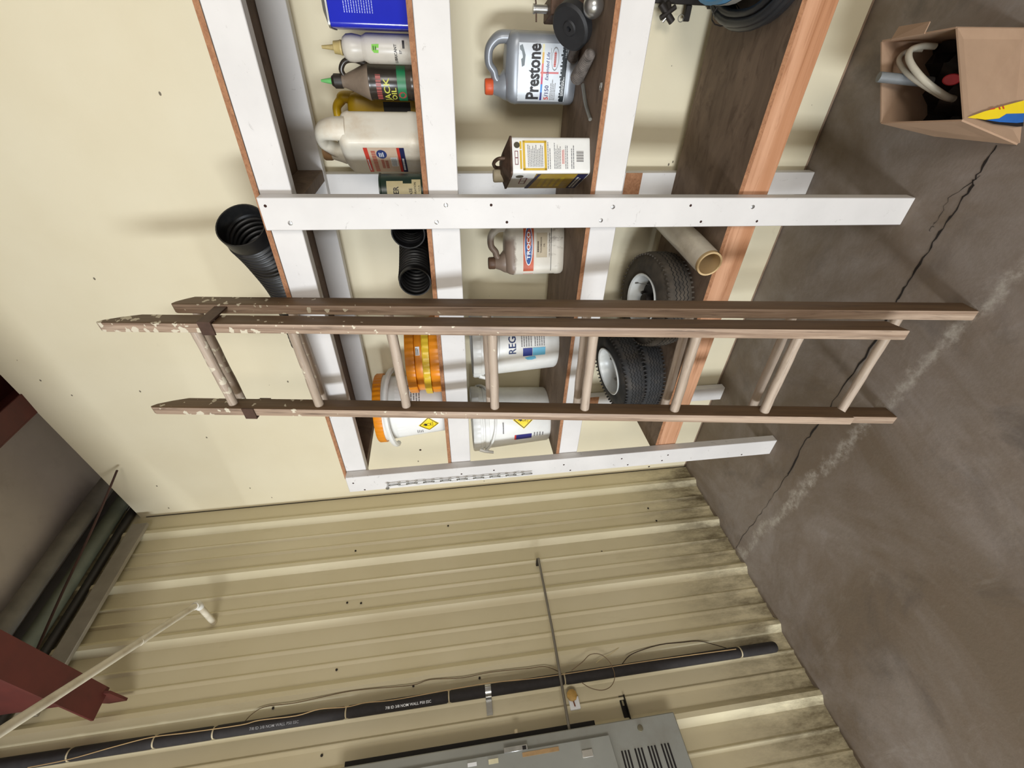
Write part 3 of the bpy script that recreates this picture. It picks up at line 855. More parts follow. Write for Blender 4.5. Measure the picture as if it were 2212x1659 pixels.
oval(0.014, 0.138, 0.073, 0.0165, 0.0020, 'oval_rim', MAT_INKWHITE, TR, S)
oval(0.014, 0.138, 0.069, 0.0140, 0.0024, 'oval_field', M('ink_oval_blue', rgb(38, 84, 150), 0.4), TR, S)
MB().text(S, 'TROCO', 0.014, 0.1325, 0.0185, 0.0029, 1.55, 0.02, 'C').text(S, 'QUALITY LUBRICANTS', 0.014, 0.1265, 0.0052, 0.0029, 1.3, 0.0, 'C').build('brand_print', MAT_INKWHITE, TR)
MB().patch(S, -0.03, 0.06, 0.066, 0.108, 8, 1, 0.0008).build('paper_patch', M('stained_paper', rgb(196, 182, 156), 0.6, 0, 0.08), TR)
MB().bars(S, -0.01, 0.04, 0.098, 0.104, 1, 0.0014, 0.9).text(S, 'TRANSMISSION', 0.015, 0.087, 0.0085, 0.0014, 1, 0.01, 'C').text(S, 'OIL', 0.015, 0.075, 0.009, 0.0014, 1, 0.01, 'C').text(S, '1 U.S. GALLON-3.785 LITERS', -0.03, 0.055, 0.0072, 0.0014, 1, 0.006).build('label_print', M('ink_brown', rgb(70, 52, 40), 0.5), TR)
MB().patch(S, -0.093, 0.093, 0.0495, 0.0515, 14, 1, 0.0007).build('dark_line', MAT_INKBLACK, TR)
# yellow scoop lying beside it, partly behind the post
sp = thing('yellow_scoop', 'yellow plastic scoop lying beside the oily white jug', 'scoop', (1.885, -0.405, T3), math.radians(30))
MB().lathe([(0.018, 0), (0.045, 0.003), (0.048, 0.006), (0.045, 0.008), (0.019, 0.012), (0.012, 0.03)], 16).xf(Matrix.Translation((0, 0, 0.048)) @ Matrix.Rotation(1.57, 4, 'Y')).build('bowl', MAT_YELLOWP, sp)
MB().tube([(0.03, 0, 0.048), (0.08, 0.01, 0.035)], 0.009, 8).build('stem', MAT_YELLOWP, sp)

# tin with the strap handle
n1 = onZ(1276, 375, T3)
ang = math.radians(29)
TW, TD, TH = 0.103, 0.165, 0.238
tn = thing('solvent_tin', 'white and yellow rectangular solvent tin with rusty strap handle', 'tin', (n1.x, n1.y + 0.006, T3), ang)
# local: near corner at origin, narrow side along +x, wide side along +y
secs = [(0.0, TW / 2, TD / 2, TW / 2, TD / 2, 14), (TH - 0.002, TW / 2, TD / 2, TW / 2, TD / 2, 14)]
MB().loft(secs, 48).build('body', M('white_tin', rgb(236, 236, 232), 0.3, 0, 0.03, 10, rgb(200, 186, 160), 0.25), tn)
MB().loft([(TH - 0.0015, TW / 2, TD / 2, TW / 2 + 0.003, TD / 2 + 0.003, 14), (TH + 0.004, TW / 2, TD / 2, TW / 2 + 0.003, TD / 2 + 0.003, 14), (TH + 0.006, TW / 2, TD / 2, TW / 2 - 0.002, TD / 2 - 0.002, 14), (TH + 0.022, TW / 2, TD / 2, TW / 2 - 0.03, TD / 2 - 0.035, 8)], 48).build('rusty_top', MAT_RUSTY, tn)
MB().tube([(TW / 2, 0.03, TH + 0.012), (TW / 2, 0.035, TH + 0.036), (TW / 2, 0.075, TH + 0.046), (TW / 2, 0.115, TH + 0.036), (TW / 2, 0.12, TH + 0.014)], 0.0055, 8, smooth=5).build('strap_handle', MAT_RUSTY, tn)
MB().lathe([(0.019, TH + 0.012), (0.02, TH + 0.04), (0.017, TH + 0.044)], 20).xf(Matrix.Translation((0.03, 0.128, 0))).build('cap', M('ivory_cap', rgb(212, 200, 172), 0.5), tn)
S = flatS((0, -0.0005, 0), (1, 0, 0), (0, 0, 1))
mb = MB()
for a in ((0.008, 0.090, 0.198, 0.205), (0.008, 0.090, 0.133, 0.140), (0.008, 0.014, 0.133, 0.205), (0.084, 0.090, 0.133, 0.205), (0.012, 0.064, 0.208, 0.214), (0.067, 0.088, 0.208, 0.214)):
    mb.patch(S, *a, 1, 1, 0.0005)
mb.build('gold_frame', MAT_INKGOLD, tn)
MB().bars(S, 0.018, 0.080, 0.142, 0.190, 10, 0.0006, 0.4).bars(S, 0.012, 0.086, 0.118, 0.130, 2, 0.0006, 0.35).bars(S, 0.012, 0.086, 0.088, 0.110, 5, 0.0006, 0.4).bars(S, 0.012, 0.086, 0.066, 0.076, 2, 0.0006, 0.4).bars(S, 0.012, 0.086, 0.046, 0.058, 2, 0.0006, 0.4).build('fine_print', M('ink_fine_grey', rgb(120, 120, 124), 0.5), tn)
MB().bars(S, 0.026, 0.066, 0.078, 0.086, 2, 0.0006, 0.6).build('red_print', M('ink_pale_red', rgb(214, 130, 124), 0.5), tn)
mb = MB()
for i in range(12): mb.patch(S, 0.032 + i * 0.0026, 0.032 + i * 0.0026 + (0.0009 if i % 3 else 0.0018), 0.020, 0.042, 1, 1, 0.0006)
mb.build('bar_code', MAT_INKGREY, tn)
mb = MB()
for a in ((0.024, 0.062, 0.219, 0.2205), (0.024, 0.062, 0.2275, 0.229), (0.024, 0.0255, 0.219, 0.229), (0.0605, 0.062, 0.219, 0.229), (0.042, 0.044, 0.219, 0.229)): mb.patch(S, *a, 1, 1, 0.0006)
mb.build('red_box', M('ink_maroon', rgb(120, 34, 50), 0.4), tn)
mb = MB(); mb.poly(S, [(0.078 + 0.0085 * math.cos(2 * PI * k_ / 20), 0.222 + 0.009 * math.sin(2 * PI * k_ / 20)) for k_ in range(20)], 0.0006)
mb.build('round_mark', M('ink_dark_olive', rgb(70, 66, 50), 0.4), tn)
S2 = flatS((-0.0005, TD, 0), (0, -1, 0), (0, 0, 1))
MB().patch(S2, 0.006, TD - 0.006, 0.004, 0.165, 2, 2, 0.0005).build('yellow_side', M('ink_mustard', rgb(190, 158, 56), 0.4, 0, 0.12, 18, rgb(170, 168, 150), 0.5), tn)
MB().poly(S2, [(0.006, 0.165), (TD - 0.006, 0.150), (TD - 0.006, 0.160), (0.006, 0.178)], 0.0006).patch(S2, 0.006, TD - 0.006, 0.004, 0.036, 2, 1, 0.0008).build('navy_side', M('ink_side_navy', rgb(40, 44, 84), 0.4), tn)
MB().bars(S2, 0.02, 0.14, 0.010, 0.03, 2, 0.0012, 0.6).build('side_print_white', MAT_INKWHITE, tn)
MB().bars(S2, 0.03, 0.13, 0.06, 0.14, 4, 0.0010, 0.6).build('side_print', M('ink_bright_yellow', rgb(226, 200, 60), 0.4), tn)
mb = MB()
for a in ((0.06, 0.12, 0.185, 0.188), (0.06, 0.12, 0.203, 0.206), (0.06, 0.063, 0.185, 0.206), (0.117, 0.12, 0.185, 0.206), (0.088, 0.091, 0.185, 0.206)): mb.patch(S2, *a, 1, 1, 0.0006)
mb.build('side_box', M('ink_maroon'), tn)
MB().poly(S2, [(0.135 + 0.012 * math.cos(2 * PI * k_ / 20), 0.212 + 0.012 * math.sin(2 * PI * k_ / 20)) for k_ in range(20)], 0.0006).build('side_mark', M('ink_dark_olive'), tn)

# ---- second shelf, right of the post
def lathe_bottle(t_, prof, mat, seg=32): return MB().lathe(prof, seg).build('body', mat, t_)
# grease can half behind the post
q = onY(868, 408, -0.40)
gc = thing('grease_can', 'dark green grease can with cream label half behind the white post', 'can', (q.x - 0.008, -0.398, T2), face_cam((1.97, -0.36)))
MB().lathe([(0.050, 0), (0.0525, 0.003), (0.0525, 0.006), (0.050, 0.008), (0.050, 0.124), (0.0525, 0.126), (0.0525, 0.130), (0.049, 0.131), (0.048, 0.127), (0.0, 0.127)], 36, True, False).build('body', M('dark_green_tin', rgb(26, 52, 38), 0.35, 0, 0.12, 20), gc)
S = cylS(0.050, 0.050, 0.13)
MB().patch(S, -0.045, 0.030, 0.060, 0.108, 10, 1, 0.0006).patch(S, -0.045, 0.022, 0.034, 0.060, 10, 1, 0.0006).patch(S, -0.03, 0.035, 0.008, 0.034, 8, 1, 0.0006).build('cream_label', M('cream_print', rgb(216, 204, 160), 0.5, 0, 0.05), gc)
MB().text(S, 'KER', -0.020, 0.074, 0.022, 0.0012, 0.85, 0.02).text(S, 'ASE', -0.012, 0.034, 0.013, 0.0012, 1.0, 0.01).text(S, 'RPORATION', -0.02, 0.022, 0.0085, 0.0012, 0.95, 0.01).text(S, 'U.S.A.', 0.0, 0.011, 0.0075, 0.0012, 0.95, 0.0).build('can_print', MAT_INKBLACK, gc)

# dirty white jug, turned so that its narrow side and its label both show
JW, S = jug('soiled_jug', 'soiled white plastic jug with orange and blue label on second shelf', (2.088, -0.27, T2), math.radians(-46), 0.168, 0.115, 0.318,
            M('soiled_white_plastic', rgb(226, 220, 204), 0.4, 0, 0.05, 5, rgb(186, 152, 108), 0.6), M('soiled_cap', rgb(160, 124, 86), 0.6), 7.0, -0.27, 0.675, 0.0165, hdepth=1.5)
MB().patch(S, -0.062, 0.062, 0.055, 0.172, 8, 1, 0.0007).build('label_sheet', MAT_INKTAN, JW)
MB().patch(S, -0.062, 0.062, 0.160, 0.172, 8, 1, 0.0011).build('red_stripe', MAT_INKRED, JW)
MB().patch(S, -0.062, 0.062, 0.066, 0.0745, 8, 1, 0.0011).build('red_stripe', MAT_INKRED, JW)
MB().patch(S, -0.062, 0.062, 0.052, 0.066, 8, 1, 0.0012).build('navy_stripe', M('ink_side_navy'), JW)
oval(0.032, 0.122, 0.021, 0.0155, 0.0012, 'round_seal', M('ink_seal_blue', rgb(42, 62, 122), 0.4), JW, S)
MB().bars(S, 0.020, 0.044, 0.114, 0.130, 3, 0.0017, 0.6).bars(S, -0.05, 0.02, 0.053, 0.063, 1, 0.0017, 0.6).bars(S, -0.05, 0.02, 0.163, 0.169, 1, 0.0017, 0.6).build('white_print', MAT_INKWHITE, JW)
MB().bars(S, -0.058, 0.055, 0.138, 0.152, 1, 0.0012, 0.9).bars(S, -0.04, 0.01, 0.104, 0.128, 2, 0.0012, 0.7).build('pink_print', M('ink_rose', rgb(198, 116, 96), 0.45), JW)
MB().patch(S, -0.03, 0.016, 0.078, 0.098, 4, 1, 0.0011).build('paper_patch', M('paper_white'), JW)
MB().bars(S, -0.027, 0.012, 0.080, 0.096, 4, 0.0016, 0.5).build('fine_print', MAT_INKGREY, JW)

# yellow jug behind it
JY, S = jug('yellow_jug', 'yellow plastic jug with black label behind the soiled white jug', (2.128, -0.118, T2), 0.0, 0.165, 0.085, 0.285,
            M('mustard_plastic', rgb(196, 158, 24), 0.42, 0, 0.1, 9, rgb(140, 110, 30), 0.4), MAT_BLACK, 5.0, -0.27, 0.72)
S = sqS(0.165 / 2 * 0.985, 0.085 / 2 * 0.975, 5.0)
MB().patch(S, -0.06, 0.06, 0.02, 0.115, 8, 1, 0.0007).build('black_label', MAT_INKBLACK, JY)

# jack oil bottle
jo = thing('jack_oil_bottle', 'dark jack oil bottle with green spout tip and yellow lettering', 'bottle', (2.246, -0.235, T2), math.radians(-4))
MB().lathe([(0.045, 0), (0.0475, 0.004), (0.0475, 0.018), (0.046, 0.022), (0.046, 0.128), (0.0475, 0.132), (0.0475, 0.136)], 36).build('body', M('smoky_brown_plastic', rgb(52, 46, 40), 0.25, 0, 0.15, 14, rgb(120, 104, 86), 0.35), jo)
MB().lathe([(0.0475, 0.1365), (0.0468, 0.142), (0.042, 0.152), (0.030, 0.178), (0.0195, 0.202), (0.0165, 0.210), (0.0165, 0.222)], 36).build('shoulder', M('dusty_taupe_plastic', rgb(128, 112, 96), 0.55, 0, 0.12, 16, rgb(86, 74, 64), 0.5), jo)
MB().tube([(0.010, 0, 0.206), (0.028, 0, 0.214), (0.048, 0, 0.200), (0.053, 0, 0.172), (0.044, 0, 0.140)], [0.007, 0.0075, 0.0075, 0.008, 0.010], 10, smooth=5).build('handle', M('smoky_brown_plastic'), jo)
MB().lathe([(0.0185, 0.216), (0.019, 0.219), (0.019, 0.238), (0.0155, 0.241), (0.012, 0.246)], 24).build('cap', M('dark_brown_cap', rgb(46, 38, 32), 0.5), jo)
MB().lathe([(0.0085, 0.2465), (0.006, 0.262), (0.003, 0.277)], 14).build('spout_tip', M('green_plastic', rgb(112, 190, 110), 0.4), jo)
S = cylS(0.046, 0.046, 0.14)
MB().patch(S, -0.07, 0.055, 0.030, 0.055, 14, 1, 0.0008).build('green_band', MAT_INKGREEN, jo)
MB().text(S, 'JACK', -0.050, 0.078, 0.024, 0.0012, 1.2, 0.02).text(S, 'OIL', -0.046, 0.060, 0.020, 0.0012, 1.25, 0.02).build('yellow_print', M('ink_lime_yellow', rgb(206, 206, 90), 0.4), jo)
MB().bars(S, -0.045, 0.035, 0.100, 0.116, 1, 0.0012, 0.9).build('red_print', M('ink_brick', rgb(170, 84, 78), 0.4), jo)
oval(-0.028, 0.043, 0.011, 0.011, 0.0012, 'red_seal', M('ink_brick'), jo, S)

# lubricant bottle with nozzle
lb = thing('lubricant_bottle', 'grimy white lubricant bottle with long yellowed nozzle and green price sticker', 'bottle', (2.327, -0.300, T2), math.radians(-2))
MB().lathe([(0.033, 0), (0.0345, 0.003), (0.0345, 0.122), (0.033, 0.126), (0.028, 0.136), (0.030, 0.144), (0.0325, 0.160), (0.031, 0.176), (0.024, 0.186), (0.014, 0.190)], 36).build('body', M('grimy_white_plastic', rgb(206, 200, 188), 0.35, 0, 0.06, 10, rgb(132, 112, 84), 0.6), lb)
MB().lathe([(0.0175, 0.1905), (0.0175, 0.195), (0.0165, 0.196), (0.0145, 0.212), (0.007, 0.214), (0.0055, 0.226), (0.0038, 0.244)], 20).build('nozzle_cap', M('yellowed_plastic', rgb(186, 166, 110), 0.45, 0, 0.12, 30), lb)
S = cylS(0.0345, 0.0345, 0.13)
MB().poly(S, [(-0.007, 0.092), (0.012, 0.089), (0.011, 0.108), (-0.001, 0.109), (-0.007, 0.104)], 0.0012).build('price_sticker', M('lime_sticker', rgb(126, 206, 60), 0.5), lb)
MB().bars(S, -0.001, 0.008, 0.094, 0.105, 2, 0.0018, 0.4).text(S, 'LUBRICANT', -0.035, 0.043, 0.0105, 0.0012, 0.85, 0.01).text(S, 'EP', -0.008, 0.030, 0.0095, 0.0012, 0.85, 0.0).patch(S, 0.004, 0.022, 0.021, 0.027, 3, 1, 0.0012).build('bottle_print', MAT_INKBLACK, lb)

# blue tin at the frame's edge
bt = thing('blue_tin', 'glossy royal blue rectangular tin beside the lubricant bottle', 'tin', (2.445, -0.32, T2), math.radians(3))
MB().loft([(0, 0, 0, 0.078, 0.050, 12), (0.198, 0, 0, 0.078, 0.050, 12)], 48).build('body', M('royal_blue_enamel', rgb(26, 38, 176), 0.12, 0, 0.04), bt)
MB().loft([(0.1985, 0, 0, 0.080, 0.052, 12), (0.203, 0, 0, 0.080, 0.052, 12), (0.214, 0, 0, 0.05, 0.03, 8)], 48).build('tin_top', MAT_STEEL, bt)
MB().lathe([(0.018, 0.2145), (0.018, 0.232), (0.016, 0.235)], 20).xf(Matrix.Translation((0.02, 0, 0))).build('cap', MAT_INKWHITE, bt)
S = sqS(0.078, 0.050, 12)
MB().bars(S, -0.048, 0.0, 0.085, 0.160, 12, 0.0006, 0.3).build('fine_print', M('ink_pale_blue', rgb(170, 180, 240), 0.4), bt)

# ---- black corrugated pipes
def corrugated(path, r, amp, pitch, seg=32, plain=0.05, wall=0.004):
    pts, _ = spline([Vector(p) for p in path], 1.0, 40, False)
    # resample by length
    out = [pts[0]]; acc = 0; step = pitch / 6
    for a, b in zip(pts, pts[1:]):
        dd = (b - a).length
        while acc + dd >= step:
            tt = (step - acc) / dd
            a = a.lerp(b, tt); out.append(a.copy()); dd = (b - a).length; acc = 0
        acc += dd
    rs = []
    for i in range(len(out)):
        s_ = i * step
        e = (len(out) - 1 - i) * step
        ww = 0.0 if min(s_, e) < plain else 1.0
        rs.append(r + ww * amp * math.sin(2 * PI * s_ / pitch))
    mb = MB().tube(out, rs, seg, caps=False)
    inner = MB().tube(out, [x - wall for x in rs], seg, caps=False)
    n_ = len(mb.v)
    mb.add(inner.v, [f[::-1] for f in inner.f])
    m_ = len(out)
    for k_ in range(seg):
        k2 = (k_ + 1) % seg
        mb.f.append((k2, k_, n_ + k_, n_ + k2))
        b0 = (m_ - 1) * seg
        mb.f.append((b0 + k_, b0 + k2, n_ + b0 + k2, n_ + b0 + k_))
    return mb
e0 = onY(503, 486, -0.395)
rp = 0.076
a0 = Vector((e0.x, e0.y, T1 + rp + 0.006))
dp_ = corrugated([(0, 0, rp + 0.03), (-0.14, 0.10, rp + 0.016), (-0.34, 0.20, rp + 0.008), (-0.62, 0.23, rp + 0.007)], rp, 0.0055, 0.020, 40, 0.05)
dpt = thing('drain_pipe', 'thick black corrugated drain pipe lying on the top shelf', 'pipe', (a0.x, a0.y, T1), 0)
dp_.build('pipe_wall', MAT_BLACK, dpt, 60)
q = onY(885, 590, -0.37)
dk = thing('flexible_duct', 'short bent black corrugated duct on the second shelf beside the white post', 'pipe', (q.x, -0.42, T2), 0)
rq = 0.055
corrugated([(-0.012, 0.0, rq + 0.004), (0.0, 0.09, rq + 0.004), (0.05, 0.20, rq + 0.004), (0.14, 0.22, rq + 0.004), (0.165, 0.12, rq + 0.006), (0.15, 0.02, rq + 0.010)], rq, 0.004, 0.017, 32, 0.022).build('duct_wall', MAT_BLACK, dk, 60)

# ---- wheels on the bottom shelf
def tyre_parts(t_, R_, w, rim, rub, tread_seed=0):
    hw = w / 2
    prof = [(rim, hw * 0.90), (rim + 0.010, hw * 1.0), (rim + (R_ - rim) * 0.5, hw * 0.97), (R_ * 0.945, hw * 0.86), (R_ * 0.98, hw * 0.74), (R_, hw * 0.52), (R_ * 1.003, 0)]
    prof = prof + [(r0, -z0) for r0, z0 in prof[-2::-1]]
    MB().lathe(prof[::-1], 64, False, False).build('tyre', rub, t_, 50)
    # zig-zag tread grooves around the crown
    mb = MB()
    nseg = 120
    for zc in (-0.42, -0.14, 0.14, 0.42):
        vs = []; fs = []
        for k_ in range(nseg):
            a = 2 * PI * k_ / nseg
            z = zc * hw + (0.0035 if k_ % 2 else -0.0035)
            for dz in (-0.0016, 0.0016):
                rr = R_ * 1.0045
                vs.append((rr * math.sin(a), -rr * math.cos(a), z + dz))
        for k_ in range(nseg):
            k2 = (k_ + 1) % nseg
            fs.append((2 * k_, 2 * k2, 2 * k2 + 1, 2 * k_ + 1))
        mb.add(vs, fs)
    g = mb.build('tread_grooves', MAT_GROOVE, t_)
    for sg in (1, -1):
        mb = MB()
        for k_ in range(60):
            a = 2 * PI * k_ / 60
            c = Vector((R_ * 0.957 * math.sin(a), -R_ * 0.957 * math.cos(a), sg * hw * 0.80))
            b_ = MB().box((-0.0028, -0.0035, -0.0095), (0.0028, 0.0035, 0.0095)); b_.xf(Matrix.Translation(c) @ Matrix.Rotation(a, 4, 'Z'))
            mb.add(b_.v, b_.f)
        o = mb.build('shoulder_lugs', rub, t_); o['kind'] = 'stuff'
def wheel_rim(t_, rim, w, dark):
    hw = w / 2
    o = MB().lathe([(rim * 0.98, hw * 0.86), (rim * 1.05, hw * 1.02), (rim * 1.07, hw * 1.10), (rim * 1.04, hw * 1.13), (rim * 0.97, hw * 1.04), (rim * 0.93, hw * 0.6), (rim * 0.88, hw * 0.1), (rim * 0.80, -hw * 0.05), (rim * 0.5, -hw * 0.02), (rim * 0.45, hw * 0.1), (rim * 0.28, hw * 0.1)], 48, False, True).build('rim', MAT_RIM, t_)
    for k_ in range(4):
        a = 2 * PI * k_ / 4 + 0.4
        MB().lathe([(0.009, 0.0), (0.009, 0.011), (0.006, 0.013)], 6, True, True, Matrix.Translation((rim * 0.66 * math.sin(a), rim * 0.66 * math.cos(a), hw * (0.16 if dark else 0.02)))).build('lug_nut', MAT_DARKSTEEL if dark else MAT_STEEL, o)
    if dark:
        MB().lathe([(0.030, hw * 0.1), (0.030, hw * 0.75), (0.026, hw * 0.85), (0.012, hw * 0.88)], 20).build('hub', MAT_DARKSTEEL, o)
        MB().lathe([(rim * 0.80, hw * 0.02), (rim * 0.80, hw * 0.12), (rim * 0.3, hw * 0.16)], 28).build('hub_flange', MAT_DARKSTEEL, o)
    return o
w_ = 0.118
c1 = onY(1412, 648, -0.292)
W1 = thing('trailer_wheel', 'dusty small trailer wheel with black hub lying beside the film roll', 'wheel', (c1.x, -0.290, T4 + 0.0835))
W1.rotation_euler = (math.radians(6), 0, 0.4)
tyre_parts(W1, 0.196, w_, 0.104, MAT_RUBBER_DUSTY); wheel_rim(W1, 0.104, w_, True)
MB().tube([(0.06, -0.02, 0.02), (0.075, -0.035, 0.10)], 0.0012, 6).lathe([(0.0035, 0.0), (0.0035, 0.012)], 8, True, True, Matrix.Translation((0.075, -0.035, 0.098))).build('wire_stem', MAT_STEEL, W1)
W3 = thing('trailer_wheel', 'dark trailer wheel lying flat under the tilted white rimmed wheel', 'wheel', (1.105, -0.262, T4 + w_ / 2 + 0.003), 0.9)
w_ = 0.098
W3.location.z = T4 + w_ / 2 + 0.005
tyre_parts(W3, 0.185, w_, 0.104, MAT_RUBBER); wheel_rim(W3, 0.104, w_, False)
W2 = thing('trailer_wheel', 'tilted trailer wheel with glossy white rim resting on another wheel', 'wheel', (1.180, -0.325, T4 + w_ + 0.092))
W2.rotation_euler = (math.radians(4), math.radians(-10), 0.2)
tyre_parts(W2, 0.185, w_, 0.104, MAT_RUBBER); wheel_rim(W2, 0.104, w_, False)

# ---- roll of plastic film on its core
rr_ = 0.047
fr = thing('film_roll', 'roll of cloudy plastic film on a cardboard core lying across the shelf', 'roll', (1.772, -0.535, T4 + rr_ + 0.002), math.radians(-4))
MB().tube([(0, 0.004, 0), (0.002, 0.15, 0), (0, 0.30, 0), (0, 0.462, 0)], [rr_ * 0.97, rr_, rr_ * 1.01, rr_], 36, caps=False).build('film', M('cloudy_film', rgb(228, 220, 204), 0.22, 0, 0.06, 12, rgb(170, 158, 136), 0.4), fr)
co = MB().tube([(0, -0.006, 0), (0, 0.466, 0)], rr_ * 0.93, 36, caps=False)
ci = MB().tube([(0, -0.006, 0), (0, 0.466, 0)], rr_ * 0.80, 36, caps=False)
n_ = len(co.v); co.add(ci.v, [f[::-1] for f in ci.f])
for k_ in range(36):
    k2 = (k_ + 1) % 36
    co.f.append((k2, k_, n_ + k_, n_ + k2)); co.f.append((36 + k_, 36 + k2, n_ + 36 + k2, n_ + 36 + k_))
co.build('core_tube', M('cardboard_core', rgb(206, 178, 132), 0.7, 0, 0.08), fr)

# ================================================================ hardware at the shelf's far end
def onPlane(px, py, p0, n):
    r = ray(px, py); return CAM + r * ((Vector(p0) - CAM).dot(n) / r.dot(n))
hb = thing('hitch_ball', 'shiny steel hitch ball lying at the front of the third shelf', 'hitch ball', (2.432, -0.405, T3), 0.3)
sp_ = []
for i in range(15):
    a = PI * i / 14
    sp_.append((max(0.0008, 0.027 * math.sin(a)), 0.0275 - 0.027 * math.cos(a)))
MB().lathe(sp_, 32).build('ball', MAT_STEEL, hb)
MB().tube([(0.02, 0.004, 0.024), (0.075, 0.01, 0.018)], [0.0165, 0.0125], 16).build('shank', MAT_STEEL, hb)
jc = onY(1258, 55, -0.345)
JK = thing('rubber_disc', 'thick black rubber disc standing against the silver antifreeze jug', 'disc', (2.392, -0.335, T3), 0)
Mx = Matrix.Translation((0, 0, 0.062)) @ Matrix.Rotation(math.radians(-38), 4, 'Z') @ Matrix.Rotation(math.radians(48), 4, 'X')
MB().lathe([(0.020, -0.016), (0.050, -0.017), (0.058, -0.012), (0.058, 0.010), (0.052, 0.016), (0.020, 0.013), (0.017, 0.017), (0.007, 0.017), (0.006, 0.006)], 36, True, True, Mx).build('disc', M('black_rubber_disc', rgb(40, 40, 42), 0.6, 0, 0.12, 30), JK)
tb = thing('hitch_tube', 'short square steel hitch tube with pin behind the black rubber disc', 'hitch', (2.428, -0.235, T3), 0.2)
MB().box((-0.024, -0.05, 0.0005), (0.024, 0.05, 0.115), 0.003).build('tube_body', MAT_RUSTY, tb)
MB().lathe([(0.0105, 0.115), (0.0105, 0.15), (0.012, 0.151), (0.012, 0.156)], 16).build('pin', MAT_STEEL, tb)
MB().tube([(-0.03, 0, 0.146), (0.0, 0, 0.147), (0.02, 0, 0.149), (0.045, 0, 0.158), (0.055, 0, 0.163), (0.044, 0, 0.166), (0.02, 0, 0.154)], 0.0022, 8, smooth=5).build('ring_clip', MAT_RUSTY, tb)
# ribbed grips
def grip(name, label, p0, p1, r):
    a, b = Vector(p0), Vector(p1)
    o = thing(name, label, 'grip', a, 0)
    n_ = 40; ln = (b - a)
    pts = [ln * (i / n_) for i in range(n_ + 1)]
    rs = []
    for i in range(n_ + 1):
        t_ = i / n_
        e = min(1.0, (min(t_, 1 - t_) / 0.08) ** 0.5 if min(t_, 1 - t_) > 0 else 0.15)
        rs.append(max(0.002, r * (0.78 + 0.35 * (1 - t_)) * max(e, 0.2) * (1 + (0.05 if i % 2 else -0.03))))
    MB().tube(pts, rs, 18).build('ribbed_sleeve', M('dusty_grey_rubber', rgb(116, 108, 102), 0.8, 0, 0.25, 60, rgb(70, 62, 58), 0.5), o, 20)
    return o
g0 = onZ(1247, 172, T3 + 0.017); g1 = onZ(1280, 112, T3 + 0.017)
grip('rubber_grip', 'dusty grey ribbed grip lying in front of the silver antifreeze jug', (g0.x, g0.y, T3 + 0.021), (g1.x, g1.y, T3 + 0.021), 0.0185)
g0 = onZ(1242, 120, T3 + 0.015); 
grip('rubber_grip', 'short grey ribbed grip tucked under the black rubber disc', (g0.x - 0.012, g0.y + 0.012, T3 + 0.020), (g0.x + 0.035, g0.y - 0.035, T3 + 0.020), 0.015)
b0, b1, b2 = onZ(1259, 183, T3 + 0.006), onZ(1265, 225, T3 + 0.006), onZ(1275, 258, T3 + 0.006)
bp = MB().tube([b0, b1, b2], 0.0052, 10, smooth=6).build('bent_pin', M('galvanised', rgb(150, 150, 144), 0.4, 0.6, 0.1))
tag(bp, 'bent galvanised pin lying on the brown shelf board', 'pin')
h0 = onZ(1297, 186, T3 + 0.003)
hk = MB().tube([h0 + Vector(v) for v in ((0.008, 0, 0), (-0.004, 0.002, 0), (-0.008, -0.006, 0), (0, -0.011, 0), (0.008, -0.009, 0))], 0.0022, 8, smooth=5).build('wire_hook', MAT_STEEL)
tag(hk, 'tiny steel wire hook at the front edge of the third shelf', 'hook')

# ---- hose coil, tub and bracket on the bottom shelf
HC = Vector((2.676, -0.335, T4 + 0.009))
hc = thing('hose_coil', 'coil of black rubber hose lying on the bottom shelf', 'hose', HC, 0)
MAT_HOSE = M('black_hose', rgb(40, 41, 44), 0.38, 0, 0.12, 20)
for i, (rad, z, dx, dy) in enumerate(((0.262, 0.013, 0, 0), (0.278, 0.034, 0.006, 0.004), (0.252, 0.036, 0.0, 0.002), (0.268, 0.058, 0.004, -0.004), (0.248, 0.061, 0.004, 0.006))):
    pts = [(dx + rad * math.cos(2 * PI * k_ / 48) * 1.0, dy + rad * 0.93 * math.copysign(abs(math.sin(2 * PI * k_ / 48)) ** 0.8, math.sin(2 * PI * k_ / 48)), z + 0.006 * math.sin(4 * PI * k_ / 48 + i)) for k_ in range(48)]
    MB().tube(pts, 0.0118, 12, True).build('hose_loop', MAT_HOSE, hc)
a = 2.72
cx_, cy_ = 0.264 * math.cos(a), 0.264 * 0.93 * math.sin(a) ** 0.8
MB().tube([(cx_ + 0.03 * math.cos(k_ / 12 * 2 * PI) * math.cos(a), cy_ + 0.03 * math.cos(k_ / 12 * 2 * PI) * math.sin(a), 0.036 + 0.043 * math.sin(k_ / 12 * 2 * PI)) for k_ in range(12)], 0.0018, 6, True).build('wire_tie', MAT_DARKSTEEL, hc)
tu = thing('blue_tub', 'blue and grey round tub inside the black hose coil', 'tub', (HC.x + 0.012, HC.y + 0.012, T4), 0)
MB().lathe([(0.195, 0.0), (0.200, 0.004), (0.208, 0.085), (0.236, 0.100), (0.238, 0.150), (0.240, 0.155), (0.232, 0.154), (0.200, 0.09), (0.19, 0.02), (0.0, 0.02)], 44, True, False).build('tub_wall', M('sky_blue_plastic', rgb(96, 160, 206), 0.4, 0, 0.06, 9), tu)
MB().lathe([(0.2375, 0.1005), (0.2395, 0.128), (0.2385, 0.129), (0.2362, 0.1015)], 44, False, False).build('grey_band', M('dusty_grey_band', rgb(150, 148, 142), 0.6, 0, 0.08), tu)
